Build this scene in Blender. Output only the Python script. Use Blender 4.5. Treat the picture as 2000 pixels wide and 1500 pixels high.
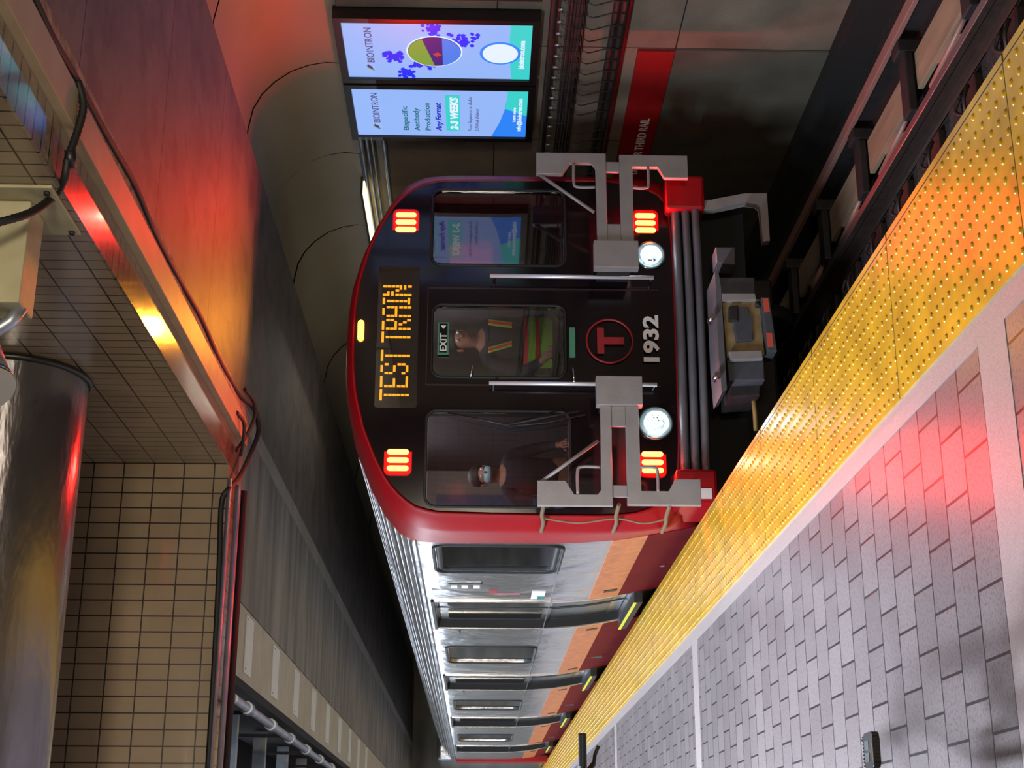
import bpy, bmesh, math, random
from mathutils import Vector, Matrix
random.seed(7)
for o in list(bpy.data.objects): bpy.data.objects.remove(o)
SC = bpy.context.scene
COL = SC.collection
PI = math.pi

# ------------------------------------------------------------------ camera
# world: X across the track (right), Y along the track (away), Z up; platform top is z = 0
F = 2795.3; YAW, PITCH, ROLL = 0.32747, -0.021853, 0.009977
CAMZ = 1.7
fw = Vector((math.sin(YAW)*math.cos(PITCH), math.cos(YAW)*math.cos(PITCH), math.sin(PITCH)))
rt0 = Vector((math.cos(YAW), -math.sin(YAW), 0)); up0 = rt0.cross(fw)
rt = rt0*math.cos(ROLL) + up0*math.sin(ROLL)
upv = -rt0*math.sin(ROLL) + up0*math.cos(ROLL)
cd = bpy.data.cameras.new('camera'); cam = bpy.data.objects.new('camera', cd); COL.objects.link(cam)
cd.sensor_fit = 'HORIZONTAL'; cd.sensor_width = 36; cd.lens = 36*F/2000; cd.clip_start = .02; cd.clip_end = 300
cx, cy, cz = -upv, rt, -fw          # the photograph is lying on its side
cam.matrix_world = Matrix(((cx.x, cy.x, cz.x, 0), (cx.y, cy.y, cz.y, 0), (cx.z, cy.z, cz.z, CAMZ), (0, 0, 0, 1)))
SC.camera = cam

# ------------------------------------------------------------------ world and exposure
w = bpy.data.worlds.new('world'); SC.world = w; w.use_nodes = True
w.node_tree.nodes['Background'].inputs[0].default_value = (.5, .55, .65, 1)
w.node_tree.nodes['Background'].inputs[1].default_value = .04
SC.view_settings.view_transform = 'Standard'; SC.view_settings.look = 'None'
SC.view_settings.exposure = 0.3; SC.view_settings.gamma = 1.0; SC.view_settings.use_curve_mapping = False

# ------------------------------------------------------------------ large lights of the station and unseen fill lights
def area(name, loc, rot, sx, sy, power, col, spread=PI):
    l = bpy.data.lights.new(name, 'AREA'); l.shape = 'RECTANGLE'; l.size = sx; l.size_y = sy
    l.energy = power; l.color = col; l.spread = spread
    o = bpy.data.objects.new(name, l); COL.objects.link(o); o.location = loc; o.rotation_euler = rot
    return o
COOL = (.78, .88, 1.0); WARM = (1.0, .86, .66)
for k in range(7):      # tubes over the middle of the far platform
    area('platform_tube_light', (-.6, 12.5+4.2*k, 3.3), (0, 0, 0), .2, 3.2, 235, COOL)
area('platform_tube_light', (-1.2, 7.6, 3.35), (0, 0, 0), .3, 2.8, 600, COOL)
area('platform_tube_light', (-3.2, 1.5, 4.3), (0, 0, 0), .3, 2.6, 25, WARM)
area('rear_fill_light', (.2, -4.6, 2.9), (math.radians(122), 0, 0), 3.5, 1.2, 270, WARM, math.radians(95))  # unseen fill added behind the camera to brighten the tiled walls
area('rear_fill_light', (1.7, -3.8, 1.6), (math.radians(92), 0, math.radians(-42)), 1.0, 1.0, 160, WARM, math.radians(120))  # second added fill, aimed at the track wall; no fixture stands here
area('track_wall_tube_light', (5.0, 14.5, 3.3), (0, math.radians(30), 0), .3, 3, 12, WARM)

# ------------------------------------------------------------------ back-projection of measured points on real planes
def ray(x, y):
    U, V = 1500-y, x
    return fw + rt*((U-750)/F) - upv*((V-1000)/F)
def at(x, y, ax, val):
    d = ray(x, y); i = 'XYZ'.index(ax)
    v = val-CAMZ if ax == 'Z' else val
    p = d*(v/d[i]); p.z += CAMZ
    return p
XC = 4.02                                       # centre line of the train
def fy(x): return 10.64 + .09*((x-XC)/1.4)**2   # bowed front of the cab
def front(x, y, off=0):
    Y = 10.7
    for _ in range(8):
        p = at(x, y, 'Y', Y); Y = fy(p.x)-off
    return at(x, y, 'Y', Y)

# ------------------------------------------------------------------ mesh helpers
class MB:
    def __init__(s): s.bm = bmesh.new(); s.mi = 0
    def face(s, pts, mi=None):
        vs = [s.bm.verts.new(Vector(p)) for p in pts]
        f = s.bm.faces.new(vs); f.material_index = s.mi if mi is None else mi; return f
    def box(s, x0, x1, y0, y1, z0, z1, bev=0):
        r = bmesh.ops.create_cube(s.bm, size=1)
        for v in r['verts']:
            v.co = Vector((x0+(v.co.x+.5)*(x1-x0), y0+(v.co.y+.5)*(y1-y0), z0+(v.co.z+.5)*(z1-z0)))
        es = set(e for v in r['verts'] for e in v.link_edges); fs = set(f for v in r['verts'] for f in v.link_faces)
        for f in fs: f.material_index = s.mi
        if bev: bmesh.ops.bevel(s.bm, geom=list(es), offset=bev, segments=2, affect='EDGES', profile=.5)
        return s
    def tube(s, pts, r, n=10, cap=True, closed=False):
        pts = [Vector(p) for p in pts]; N = len(pts); rings = []; ref = None
        rr = r if isinstance(r, (list, tuple)) else [r]*N
        for i in range(N):
            a = pts[(i-1) % N] if (i > 0 or closed) else pts[0]; b = pts[(i+1) % N] if (i < N-1 or closed) else pts[-1]
            t = (b-a).normalized()
            if ref is None: ref = Vector((0, 0, 1)) if abs(t.z) < .9 else Vector((1, 0, 0))
            u = (ref - t*ref.dot(t)).normalized(); ref = u; v = t.cross(u)
            rings.append([s.bm.verts.new(pts[i]+(u*math.cos(2*PI*k/n)+v*math.sin(2*PI*k/n))*rr[i]) for k in range(n)])
        M = N if closed else N-1
        for i in range(M):
            A, B = rings[i], rings[(i+1) % N]
            for k in range(n):
                f = s.bm.faces.new((A[k], A[(k+1) % n], B[(k+1) % n], B[k])); f.smooth = True; f.material_index = s.mi
        if cap and not closed:
            s.bm.faces.new(rings[0][::-1]).material_index = s.mi; s.bm.faces.new(rings[-1]).material_index = s.mi
        return s
    def prism(s, pts, off, bev=0):
        """polygon extruded by the vector off"""
        off = Vector(off); a = [s.bm.verts.new(Vector(p)) for p in pts]; b = [s.bm.verts.new(Vector(p)+off) for p in pts]
        n = len(a); fs = [s.bm.faces.new(a[::-1]), s.bm.faces.new(b)]
        for k in range(n): fs.append(s.bm.faces.new((a[k], a[(k+1) % n], b[(k+1) % n], b[k])))
        for f in fs: f.material_index = s.mi
        if bev:
            es = set(e for f in fs[:2] for e in f.edges); bmesh.ops.bevel(s.bm, geom=list(es), offset=bev, segments=2, affect='EDGES', profile=.5)
        return s
    def ringloft(s, rings, close=True, smooth=True):
        vr = [[s.bm.verts.new(Vector(p)) for p in r] for r in rings]; n = len(vr[0])
        for A, B in zip(vr, vr[1:]):
            for k in range(n if close else n-1):
                f = s.bm.faces.new((A[k], A[(k+1) % n], B[(k+1) % n], B[k])); f.smooth = smooth; f.material_index = s.mi
        return vr
    def ball(s, c, r, seg=16, rings=10, sx=1, sy=1, sz=1):
        m = Matrix.Translation(Vector(c)) @ Matrix.Diagonal((sx, sy, sz, 1))
        q = bmesh.ops.create_uvsphere(s.bm, u_segments=seg, v_segments=rings, radius=r, matrix=m)
        for v in q['verts']:
            for f in v.link_faces: f.smooth = True; f.material_index = s.mi
        return s
    def build(s, name, mats, parent=None, smooth=None):
        me = bpy.data.meshes.new(name)
        if parent is not None: bmesh.ops.translate(s.bm, verts=s.bm.verts, vec=-wloc(parent))
        bmesh.ops.recalc_face_normals(s.bm, faces=s.bm.faces)
        s.bm.to_mesh(me); s.bm.free()
        for m in (mats if isinstance(mats, (list, tuple)) else [mats]): me.materials.append(m)
        o = bpy.data.objects.new(name, me); COL.objects.link(o)
        if parent is not None: o.parent = parent
        return o
def wloc(o):
    v = Vector((0, 0, 0))
    while o is not None: v += Vector(o.location); o = o.parent
    return v
def tag(o, label=None, cat=None, group=None, kind=None):
    if label: o['label'] = label
    if cat: o['category'] = cat
    if group: o['group'] = group
    if kind: o['kind'] = kind
    return o
def thing(name, label, cat, loc=(0, 0, 0), group=None):
    o = bpy.data.objects.new(name, None); COL.objects.link(o); o.location = loc; o.empty_display_size = .1
    return tag(o, label, cat, group)
def struct(name, mb, m): return tag(mb.build(name, m), kind='structure')
def copy_tree(o, parent=None):
    c = o.copy(); COL.objects.link(c); c.parent = parent
    for ch in list(o.children): copy_tree(ch, c)
    return c
def rrect(x0, x1, z0, z1, r, n=5):
    pts = []
    for cx_, cz_, a0 in ((x1-r, z1-r, 0), (x0+r, z1-r, 90), (x0+r, z0+r, 180), (x1-r, z0+r, 270)):
        for k in range(n+1):
            a = math.radians(a0+90*k/n); pts.append((cx_+r*math.cos(a), cz_+r*math.sin(a)))
    return pts
def boolean(o, mb):
    c = mb.build('cutter', [])
    m = o.modifiers.new('b', 'BOOLEAN'); m.object = c; m.solver = 'EXACT'
    bpy.context.view_layer.update(); dg = bpy.context.evaluated_depsgraph_get()
    me = bpy.data.meshes.new_from_object(o.evaluated_get(dg)); o.modifiers.clear(); o.data = me
    bpy.data.objects.remove(c)
def text(name, body, size, m, parent, origin, xdir, updir, depth=.002, italic=0, sx=1.0, align='LEFT', fat=0, width=None):
    cu = bpy.data.curves.new(name, 'FONT'); cu.body = body; cu.size = size; cu.extrude = depth/2; cu.shear = italic
    cu.align_x = align; cu.offset = fat; cu.resolution_u = 3
    t = bpy.data.objects.new('t', cu); COL.objects.link(t); bpy.context.view_layer.update()
    me = bpy.data.meshes.new_from_object(t.evaluated_get(bpy.context.evaluated_depsgraph_get())); me.name = name
    bpy.data.objects.remove(t)
    if width:
        xs = [v.co.x for v in me.vertices]; sx = width/(max(xs)-min(xs))
    X = Vector(xdir); U = Vector(updir); N = X.cross(U); pl = wloc(parent) if parent is not None else Vector((0, 0, 0))
    for v in me.vertices: v.co = Vector(origin)+X*(v.co.x*sx)+U*v.co.y+N*v.co.z-pl
    me.materials.clear(); me.materials.append(m)
    o = bpy.data.objects.new(name, me); COL.objects.link(o)
    if parent is not None: o.parent = parent
    return o

# ------------------------------------------------------------------ materials
def lin(c): return tuple(((v/255)/12.92 if v/255 <= .04045 else ((v/255+.055)/1.055)**2.4) for v in c)
def base(name):
    m = bpy.data.materials.new(name); m.use_nodes = True; nt = m.node_tree
    return m, nt, nt.nodes['Principled BSDF']
def noise(nt, scale, detail=4, vec=None, stretch=None):
    tc = nt.nodes.new('ShaderNodeTexCoord'); n = nt.nodes.new('ShaderNodeTexNoise')
    n.inputs['Scale'].default_value = scale; n.inputs['Detail'].default_value = detail
    if stretch:
        mp = nt.nodes.new('ShaderNodeMapping'); mp.inputs['Scale'].default_value = stretch
        nt.links.new(tc.outputs['Object'], mp.inputs[0]); nt.links.new(mp.outputs[0], n.inputs['Vector'])
    else: nt.links.new(tc.outputs['Object'], n.inputs['Vector'])
    return n
def vary(nt, bs, col, amt, scale, stretch=None, col2=None):
    n = noise(nt, scale, 5, stretch=stretch); r = nt.nodes.new('ShaderNodeValToRGB')
    r.color_ramp.elements[0].position = .3; r.color_ramp.elements[1].position = .7
    a = tuple(c*(1-amt) for c in col) if col2 is None else col2
    r.color_ramp.elements[0].color = (*a, 1); r.color_ramp.elements[1].color = (*tuple(min(1, c*(1+amt*.6)) for c in col), 1)
    nt.links.new(n.outputs['Fac'], r.inputs[0]); nt.links.new(r.outputs[0], bs.inputs['Base Color']); return r
def bump(nt, bs, sock, strength, dist=.01):
    b = nt.nodes.new('ShaderNodeBump'); b.inputs['Strength'].default_value = strength; b.inputs['Distance'].default_value = dist
    nt.links.new(sock, b.inputs['Height']); nt.links.new(b.outputs[0], bs.inputs['Normal']); return b
def mat(name, col, rough=.5, metal=0, amt=0, scale=3, stretch=None, bmp=None, col2=None, spec=None, coat=0):
    m, nt, bs = base(name); c = lin(col)
    bs.inputs['Base Color'].default_value = (*c, 1); bs.inputs['Roughness'].default_value = rough; bs.inputs['Metallic'].default_value = metal
    if spec is not None: bs.inputs['Specular IOR Level'].default_value = spec
    if coat: bs.inputs['Coat Weight'].default_value = coat; bs.inputs['Coat Roughness'].default_value = .05
    if amt: vary(nt, bs, c, amt, scale, stretch, lin(col2) if col2 else None)
    if bmp: bump(nt, bs, noise(nt, bmp[0], 3, stretch=bmp[3] if len(bmp) > 3 else None).outputs['Fac'], bmp[1], bmp[2])
    return m
def emit(name, col, strength):
    m, nt, bs = base(name); bs.inputs['Base Color'].default_value = (.02, .02, .02, 1)
    bs.inputs['Emission Color'].default_value = (*lin(col), 1); bs.inputs['Emission Strength'].default_value = strength; return m
def brick(name, axes, bw, rh, mortar, c1, c2, cm, off=.5, org=(0, 0), rough=.5, speck=None, bstr=.6, coat=0, dirt=.25):
    m, nt, bs = base(name); tc = nt.nodes.new('ShaderNodeTexCoord'); sp = nt.nodes.new('ShaderNodeSeparateXYZ'); cb = nt.nodes.new('ShaderNodeCombineXYZ')
    nt.links.new(tc.outputs['Object'], sp.inputs[0])
    for i, a in enumerate(axes):
        ma = nt.nodes.new('ShaderNodeMath'); ma.operation = 'SUBTRACT'; ma.inputs[1].default_value = org[i]-200*(bw if i == 0 else rh)
        nt.links.new(sp.outputs['XYZ'.index(a)], ma.inputs[0]); nt.links.new(ma.outputs[0], cb.inputs[i])
    b = nt.nodes.new('ShaderNodeTexBrick'); nt.links.new(cb.outputs[0], b.inputs['Vector'])
    b.inputs['Scale'].default_value = 1; b.inputs['Mortar Size'].default_value = mortar; b.inputs['Mortar Smooth'].default_value = .1
    b.inputs['Brick Width'].default_value = bw; b.inputs['Row Height'].default_value = rh; b.offset = off; b.offset_frequency = 2; b.squash = 1
    b.inputs['Color1'].default_value = (*lin(c1), 1); b.inputs['Color2'].default_value = (*lin(c2), 1); b.inputs['Mortar'].default_value = (*lin(cm), 1)
    n = noise(nt, 2.2, 5); mx = nt.nodes.new('ShaderNodeMix'); mx.data_type = 'RGBA'; mx.blend_type = 'MULTIPLY'
    rp = nt.nodes.new('ShaderNodeValToRGB'); rp.color_ramp.elements[0].color = (1-dirt, 1-dirt, 1-dirt, 1); rp.color_ramp.elements[0].position = .3; rp.color_ramp.elements[1].position = .65
    nt.links.new(n.outputs['Fac'], rp.inputs[0]); mx.inputs[0].default_value = 1
    nt.links.new(b.outputs['Color'], mx.inputs[6]); nt.links.new(rp.outputs[0], mx.inputs[7]); out = mx.outputs[2]
    if speck:
        n2 = noise(nt, speck[0], 2); r2 = nt.nodes.new('ShaderNodeValToRGB'); r2.color_ramp.elements[0].position = .38; r2.color_ramp.elements[1].position = .5
        v = speck[1]; r2.color_ramp.elements[0].color = (v, v, v, 1); mx2 = nt.nodes.new('ShaderNodeMix'); mx2.data_type = 'RGBA'; mx2.blend_type = 'MULTIPLY'; mx2.inputs[0].default_value = 1
        nt.links.new(n2.outputs['Fac'], r2.inputs[0]); nt.links.new(out, mx2.inputs[6]); nt.links.new(r2.outputs[0], mx2.inputs[7]); out = mx2.outputs[2]
    nt.links.new(out, bs.inputs['Base Color']); bs.inputs['Roughness'].default_value = rough
    if coat: bs.inputs['Coat Weight'].default_value = coat; bs.inputs['Coat Roughness'].default_value = .08
    iv = nt.nodes.new('ShaderNodeMath'); iv.operation = 'SUBTRACT'; iv.inputs[0].default_value = 1; nt.links.new(b.outputs['Fac'], iv.inputs[1])
    bump(nt, bs, iv.outputs[0], bstr, .01); return m
def glass(name, tint, refl=.06, rough=.02, ior=1.5):
    m, nt, bs = base(name); nt.nodes.remove(bs); out = [n for n in nt.nodes if n.type == 'OUTPUT_MATERIAL'][0]
    t = nt.nodes.new('ShaderNodeBsdfTransparent'); t.inputs[0].default_value = (*tint, 1)
    g = nt.nodes.new('ShaderNodeBsdfGlossy'); g.inputs['Roughness'].default_value = rough; g.inputs['Color'].default_value = (.95, .95, 1, 1)
    f = nt.nodes.new('ShaderNodeFresnel'); f.inputs[0].default_value = ior
    a = nt.nodes.new('ShaderNodeMath'); a.operation = 'ADD'; a.inputs[1].default_value = refl
    x = nt.nodes.new('ShaderNodeMixShader'); nt.links.new(f.outputs[0], a.inputs[0]); nt.links.new(a.outputs[0], x.inputs[0])
    nt.links.new(t.outputs[0], x.inputs[1]); nt.links.new(g.outputs[0], x.inputs[2]); nt.links.new(x.outputs[0], out.inputs[0]); return m

M = {}
M['paver'] = brick('paver', 'XY', .236, .24, .0055, (136, 126, 127), (120, 110, 112), (42, 42, 44), .5, (.075, 4.56), .3, (75, .66), .7, dirt=.12)
M['granite'] = mat('granite', (170, 158, 156), .38, 0, .22, 160)
M['yellow'] = mat('yellow_tactile', (212, 164, 38), .27, 0, .13, 5, bmp=(60, .15, .004), col2=(180, 138, 34))
M['yellow_joint'] = mat('yellow_joint', (60, 58, 40), .8)
M['tile_side'] = brick('tile_side', 'YZ', .109, .2135, .005, (148, 130, 106), (140, 122, 98), (36, 28, 22), 0, (9.9, 3.59), .3, None, .5, coat=.25)
M['tile_face'] = brick('tile_face', 'XZ', .2135, .109, .0035, (148, 130, 106), (140, 122, 98), (36, 28, 22), 0, (2.64, 3.5), .3, None, .5, coat=.25)
M['tile_face'] = brick('tile_face', 'XZ', .109, .2135, .005, (148, 130, 106), (140, 122, 98), (36, 28, 22), 0, (2.74, 3.59), .3, None, .5, coat=.25)
M['tile_soffit'] = brick('tile_soffit', 'YX', .109, .9, .006, (140, 122, 100), (126, 108, 88), (26, 14, 12), 0, (9.9, 2.5), .2, (26, .8), 1.0, coat=.8)
M['trim_beige'] = mat('trim_beige', (158, 140, 112), .5, 0, .12, 6)
M['trim_grey'] = mat('trim_grey', (140, 136, 126), .7, 0, .2, 3)
M['rough_concrete'] = mat('rough_concrete', (150, 130, 118), .8, 0, .55, 9, bmp=(14, 1, .05))
M['slab'] = brick('ceiling_slab', 'XY', 6.0, 1.6, .006, (104, 96, 92), (92, 86, 82), (14, 11, 10), 0, (1, 5.62), .62, (5, .72), .8, dirt=.45)
M['concrete'] = mat('concrete', (124, 120, 110), .75, 0, .5, 1.9, stretch=(.35, 2.2, 1), bmp=(9, .3, .01))
M['vault'] = mat('vault_panel', (150, 142, 124), .55, 0, .1, 1.2)
M['wall'] = brick('track_wall', 'YZ', 1.56, 1.45, .006, (128, 116, 102), (118, 106, 92), (26, 22, 20), 0, (10.06, .15), .75, (60, .9), .5, dirt=.4)
M['low_wall'] = mat('dark_concrete', (84, 80, 70), .8, 0, .35, 2, bmp=(10, .3, .01))  # darker concrete for the lower track wall past the joint
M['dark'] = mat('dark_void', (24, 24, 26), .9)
M['bed'] = mat('track_bed', (34, 31, 30), .9, 0, .5, 6, bmp=(15, 1, .04))
M['black'] = mat('black_plastic', (16, 16, 18), .45)
M['rubber'] = mat('black_rubber', (14, 14, 15), .6, bmp=(80, .3, .003))
M['beige_panel'] = mat('beige_panel', (168, 162, 140), .55, 0, .14, 3)
M['plate'] = mat('white_plate', (205, 212, 206), .45, 0, .06, 6)
M['galv'] = mat('galvanised', (150, 158, 170), .4, .7, .2, 8)
M['duct'] = mat('duct_metal', (124, 120, 122), .22, .85, .12, 3, bmp=(3, .25, .03, (1, 4, 4)))
M['bracket'] = mat('bracket_paint', (164, 158, 128), .55, 0, .12, 10)
M['steel'] = None
def steel():
    m, nt, bs = base('stainless'); bs.inputs['Metallic'].default_value = 1; bs.inputs['Roughness'].default_value = .27
    vary(nt, bs, (.56, .57, .6), .1, 4)
    n = noise(nt, 3.2, 3, stretch=(1, .8, .7)); bump(nt, bs, n.outputs['Fac'], .6, .05); return m
M['steel'] = steel()
M['railing'] = mat('satin_rail', (226, 226, 236), .38, .35)
M['chrome'] = mat('bright_steel', (200, 202, 208), .2, 1)
M['red'] = mat('red_paint', (150, 8, 22), .42, 0, .08, 3, spec=.35)
M['darkred'] = mat('dark_red_paint', (98, 12, 18), .75, 0, .2, 3, spec=.12)
M['orange'] = mat('orange_band', (188, 112, 66), .45, 0, .22, 9, col2=(160, 90, 52), bmp=(22, .5, .01))
M['mask'] = mat('black_gloss', (15, 8, 14), .14, 0, coat=.15, spec=.4)
M['maskline'] = mat('mask_seam', (50, 22, 26), .4)
M['silver'] = mat('silver_casting', (150, 144, 144), .5, .25, .12, 6, bmp=(40, .2, .004))
M['bumper'] = mat('bumper_rubber', (88, 86, 92), .55, 0, .2, 5)
M['glass'] = glass('cab_glass', (.55, .55, .58), .07)
M['glass_side'] = glass('side_glass', (.7, .72, .72), .02, ior=1.25)
M['door_dark'] = mat('door_dark', (60, 64, 66), .3, .8)
M['doorglass'] = mat('dark_window', (12, 13, 14), .08, 0, coat=.3)
M['led'] = emit('red_led', (255, 106, 46), 11)
M['ledbase'] = mat('red_lens', (210, 6, 14), .35)
M['head'] = emit('headlight', (232, 250, 255), 5)
M['lens'] = glass('lamp_lens', (.9, .95, .95), .08)
M['bowl'] = mat('reflector', (120, 130, 130), .2, .9)
M['marker'] = emit('amber_marker', (255, 140, 30), 18)
M['dots'] = emit('amber_dots', (255, 158, 20), 1.8)
M['white'] = mat('white_paint', (226, 226, 228), .5)
M['tred'] = mat('logo_red', (140, 20, 28), .5)
M['green'] = mat('green_label', (64, 128, 100), .5)
M['lime'] = mat('lime_fabric', (150, 214, 40), .8)
M['redtape'] = mat('red_tape', (222, 30, 32), .6)
M['cloth'] = mat('navy_cloth', (30, 32, 44), .9)
M['skin'] = mat('skin', (150, 104, 82), .6)
M['facemask'] = mat('face_mask_blue', (150, 186, 194), .85)
M['hair'] = mat('hair_dark', (22, 18, 18), .7)
M['cabgrey'] = mat('cab_grey', (92, 92, 98), .6)
M['cablight'] = emit('cabin_lamp', (255, 238, 215), 2.0)
M['rail'] = mat('rail_rust', (50, 38, 34), .55, .3, .3, 20)
M['railhead'] = mat('rail_head', (215, 205, 205), .34, 1)
M['board'] = mat('cover_board', (142, 122, 98), .75, 0, .25, 5, stretch=(3, .3, 1))
M['iron'] = mat('iron', (44, 40, 42), .6, .3, .3, 12)
M['pink3'] = mat('third_rail', (150, 112, 104), .5, .2, .1, 10)
M['gunmetal'] = mat('coupler_grey', (78, 80, 88), .5, .3, .2, 9)
M['khaki'] = mat('coupler_face', (140, 120, 84), .55, .2, .3, 14)
M['dred'] = mat('danger_red', (140, 12, 14), .5, 0, .12, 4)
M['frame'] = mat('screen_frame', (22, 18, 20), .4)

# ================================================================== SETTING
# platform
mb = MB(); mb.box(-5, 1.72, -5, 40, -.3, 0); struct('floor', mb, M['paver'])
mb = MB(); mb.box(1.70, 1.80, -5, 40, -.29, .003)
for y in (-2.51, 4.29, 11.12, 17.86, 24.6, 31.4): mb.box(-5, 1.7, y+.006, y+.264, -.01, .0025)
struct('trim_1', mb, M['granite'])
mb = MB(); mb.box(1.80, 2.49, -5, 40, -.2, .012); mb.box(2.497, 2.528, -5, 40, -.2, .01)
nx = 10
y = 2.6
while y < 37:
    n = 12 if y < 7 else (8 if y < 14 else 6)
    for i in range(nx):
        cx_ = 1.835+.0695*i; vs = []
        for (r, z) in ((.0135, .0118), (.0105, .0165), (.006, .018)):
            vs.append([mb.bm.verts.new((cx_+r*math.cos(2*PI*k/n), y+r*math.sin(2*PI*k/n), z)) for k in range(n)])
        for A, B in zip(vs, vs[1:]):
            for k in range(n): mb.bm.faces.new((A[k], A[(k+1) % n], B[(k+1) % n], B[k])).smooth = True
        mb.bm.faces.new(vs[-1])
    y += .0695
struct('trim_2', mb, M['yellow'])
mb = MB(); mb.box(2.491, 2.496, -5, 40, -.2, .0125)
for k in range(-4, 25):
    yj = 4.035+1.4*k; mb.box(1.80, 2.53, yj, yj+.004, .0, .0128)
    for j in (.0,):
        pass
struct('trim_3', mb, M['yellow_joint'])
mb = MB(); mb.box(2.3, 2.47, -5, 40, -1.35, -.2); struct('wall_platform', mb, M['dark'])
# track bed and far wall
mb = MB(); mb.box(2.3, 6.5, -5, 42, -1.5, -1.36); struct('trim_4', mb, M['bed'])
mb = MB(); mb.box(6.3, 6.6, -5, 42, -1.4, 2.84); struct('wall_right', mb, M['wall'])
mb = MB(); mb.box(6.288, 6.3, 10.07, 42, -1.4, .148); struct('trim_11', mb, M['low_wall'])
mb = MB(); mb.box(6.1, 6.3, -5, 42, -1.4, -1.1); struct('trim_5', mb, M['dark'])
# closures
mb = MB(); mb.box(-5.2, -5, -5, 42, -.3, 5.2); struct('wall_left', mb, M['tile_side'])
mb = MB(); mb.box(-5.2, 6.6, 41, 42, -1.5, 5.4); struct('wall_far', mb, M['concrete'])
mb = MB(); mb.box(-5.2, 6.6, -5.2, -5, -1.5, 5.4); struct('wall_near', mb, M['tile_face'])
mb = MB(); mb.box(-5.2, 7.4, -5.2, 42, 5.2, 5.4); struct('ceiling', mb, M['dark'])
# tiled recess: side face and cross face, glossy tiled soffits
mb = MB(); mb.box(2.74, 2.99, -5, 10.3, 3.502, 5.2); struct('wall_recess_side', mb, M['tile_side'])
mb = MB(); mb.box(-5, 2.735, 9.9, 10.3, 3.502, 5.2); struct('wall_recess_end', mb, M['tile_face'])
mb = MB(); mb.box(2.738, 2.985, -5, 10.3, 3.488, 3.502); struct('trim_6', mb, M['tile_soffit'])
mb = MB(); mb.box(-5, 2.735, 9.898, 10.3, 3.488, 3.502); struct('trim_7', mb, M['tile_face'])
mb = MB(); mb.box(2.99, 3.17, -5, 10.32, 3.44, 3.8, .004); struct('trim_8', mb, M['trim_beige'])
mb = MB()
pts = [(3.172, 3.47), (3.2, 3.455), (3.33, 3.475), (3.33, 3.8), (3.172, 3.8)]
ring = []
for i in range(60):
    yy = -5+15.36*i/59; j = random.uniform(-.006, .006)
    ring.append([(a+(j if a > 3.3 else 0), yy, b+(j*.6 if b < 3.6 else 0)) for a, b in pts])
mb.ringloft(ring, smooth=False); struct('trim_9', mb, M['rough_concrete'])
# main slab over the track
mb = MB(); mb.box(3.36, 5.32, -5, 41, 3.5, 3.6); struct('ceiling_slab', mb, M['slab'])
# platform ceiling beyond the cross wall
mb = MB(); mb.box(1.92, 3.2, 10.3, 41, 3.5, 3.7); struct('ceiling_platform', mb, M['concrete'])
mb = MB(); mb.box(3.2, 3.345, 10.36, 41, 3.487, 3.7); struct('trim_12', mb, M['trim_grey'])
mb = MB()
for k in range(18):
    y0 = 10.5+1.575*k; mb.box(1.37, 1.912, y0+.006, y0+1.569, 3.5, 3.56, .004)
struct('ceiling_panel', mb, M['beige_panel'])
mb = MB(); mb.box(1.30, 1.37, 10.3, 40, 3.5, 4.2); struct('trim_10', mb, M['dark'])
# vault of curved panels
mb = MB()
prof = [(6.32, 2.85), (6.33, 3.0), (6.30, 3.15), (6.24, 3.29), (6.14, 3.42), (6.02, 3.52), (5.88, 3.585), (5.7, 3.615), (5.45, 3.625), (5.25, 3.63)]
for k in range(-10, 20):
    y0 = 10.39+1.575*k; j = random.uniform(-.006, .006); j2 = random.uniform(-.01, .01)
    mb.ringloft([[(a+j, yy, b+j2) for a, b in prof] for yy in (y0+.007, y0+.8, y0+1.568)], close=False)
v = struct('ceiling_vault', mb, M['vault'])
mb = MB(); mb.ringloft([[(a+.08, yy, b+.08) for a, b in prof] for yy in (-5, 41)], close=False); struct('ceiling_backing', mb, M['dark'])

# ================================================================== OVERHEAD OBJECTS
g = 'white plates set in the beige ceiling panels'
words = ['nearest the tiled cross wall', 'second from the tiled cross wall', 'third from the tiled cross wall', 'fourth from the tiled cross wall', 'fifth from the tiled cross wall',
         'sixth from the tiled cross wall', 'seventh from the tiled cross wall', 'eighth from the tiled cross wall', 'ninth from the tiled cross wall']
for k in range(9):
    y0 = 10.5+1.575*k+.62
    t = thing('ceiling_plate', 'long white access plate screwed under a beige ceiling panel, '+words[k], 'access plate', (1.65, y0+.19, 3.5), g)
    mb = MB(); mb.box(1.43, 1.87, y0, y0+.36, 3.488, 3.5, .003); mb.build('plate', M['plate'], t)
    if k < 5:
        for sx in (1.46, 1.84):
            mb = MB(); mb.tube([(sx, y0+.04, 3.486), (sx, y0+.04, 3.49)], .008, 8); mb.build('screw', M['iron'], t)
# open grid beyond
for i, yy in enumerate((12.75, 14.5, 16.25, 18.0, 19.8)):
    t = MB().box(-3.5, 1.28, yy, yy+.1, 3.78, 3.9).build('strut', M['galv'])
    tag(t, 'galvanised cross strut of the open ceiling, ' + ['nearest', 'second nearest', 'third nearest', 'fourth nearest', 'fifth nearest'][i] + ' beyond the tiled wall', 'strut', 'galvanised ceiling struts')
t = thing('conduit_run', 'pale conduit with couplings hung below the open ceiling grid', 'conduit', (1.14, 10.3, 3.42))
MB().tube([(1.14, 10.3, 3.42), (1.13, 34, 3.42)], .035, 10).build('pipe', M['galv'], t)
for k in range(9):
    yy = 10.9+1.3*k; MB().tube([(1.14, yy, 3.42), (1.14, yy+.14, 3.42)], .05, 10).build('coupling', M['galv'], t)
for k in range(6):
    yy = 11.2+2.0*k; MB().box(1.12, 1.15, yy, yy+.04, 3.45, 4.0).build('hanger', M['iron'], t)
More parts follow.
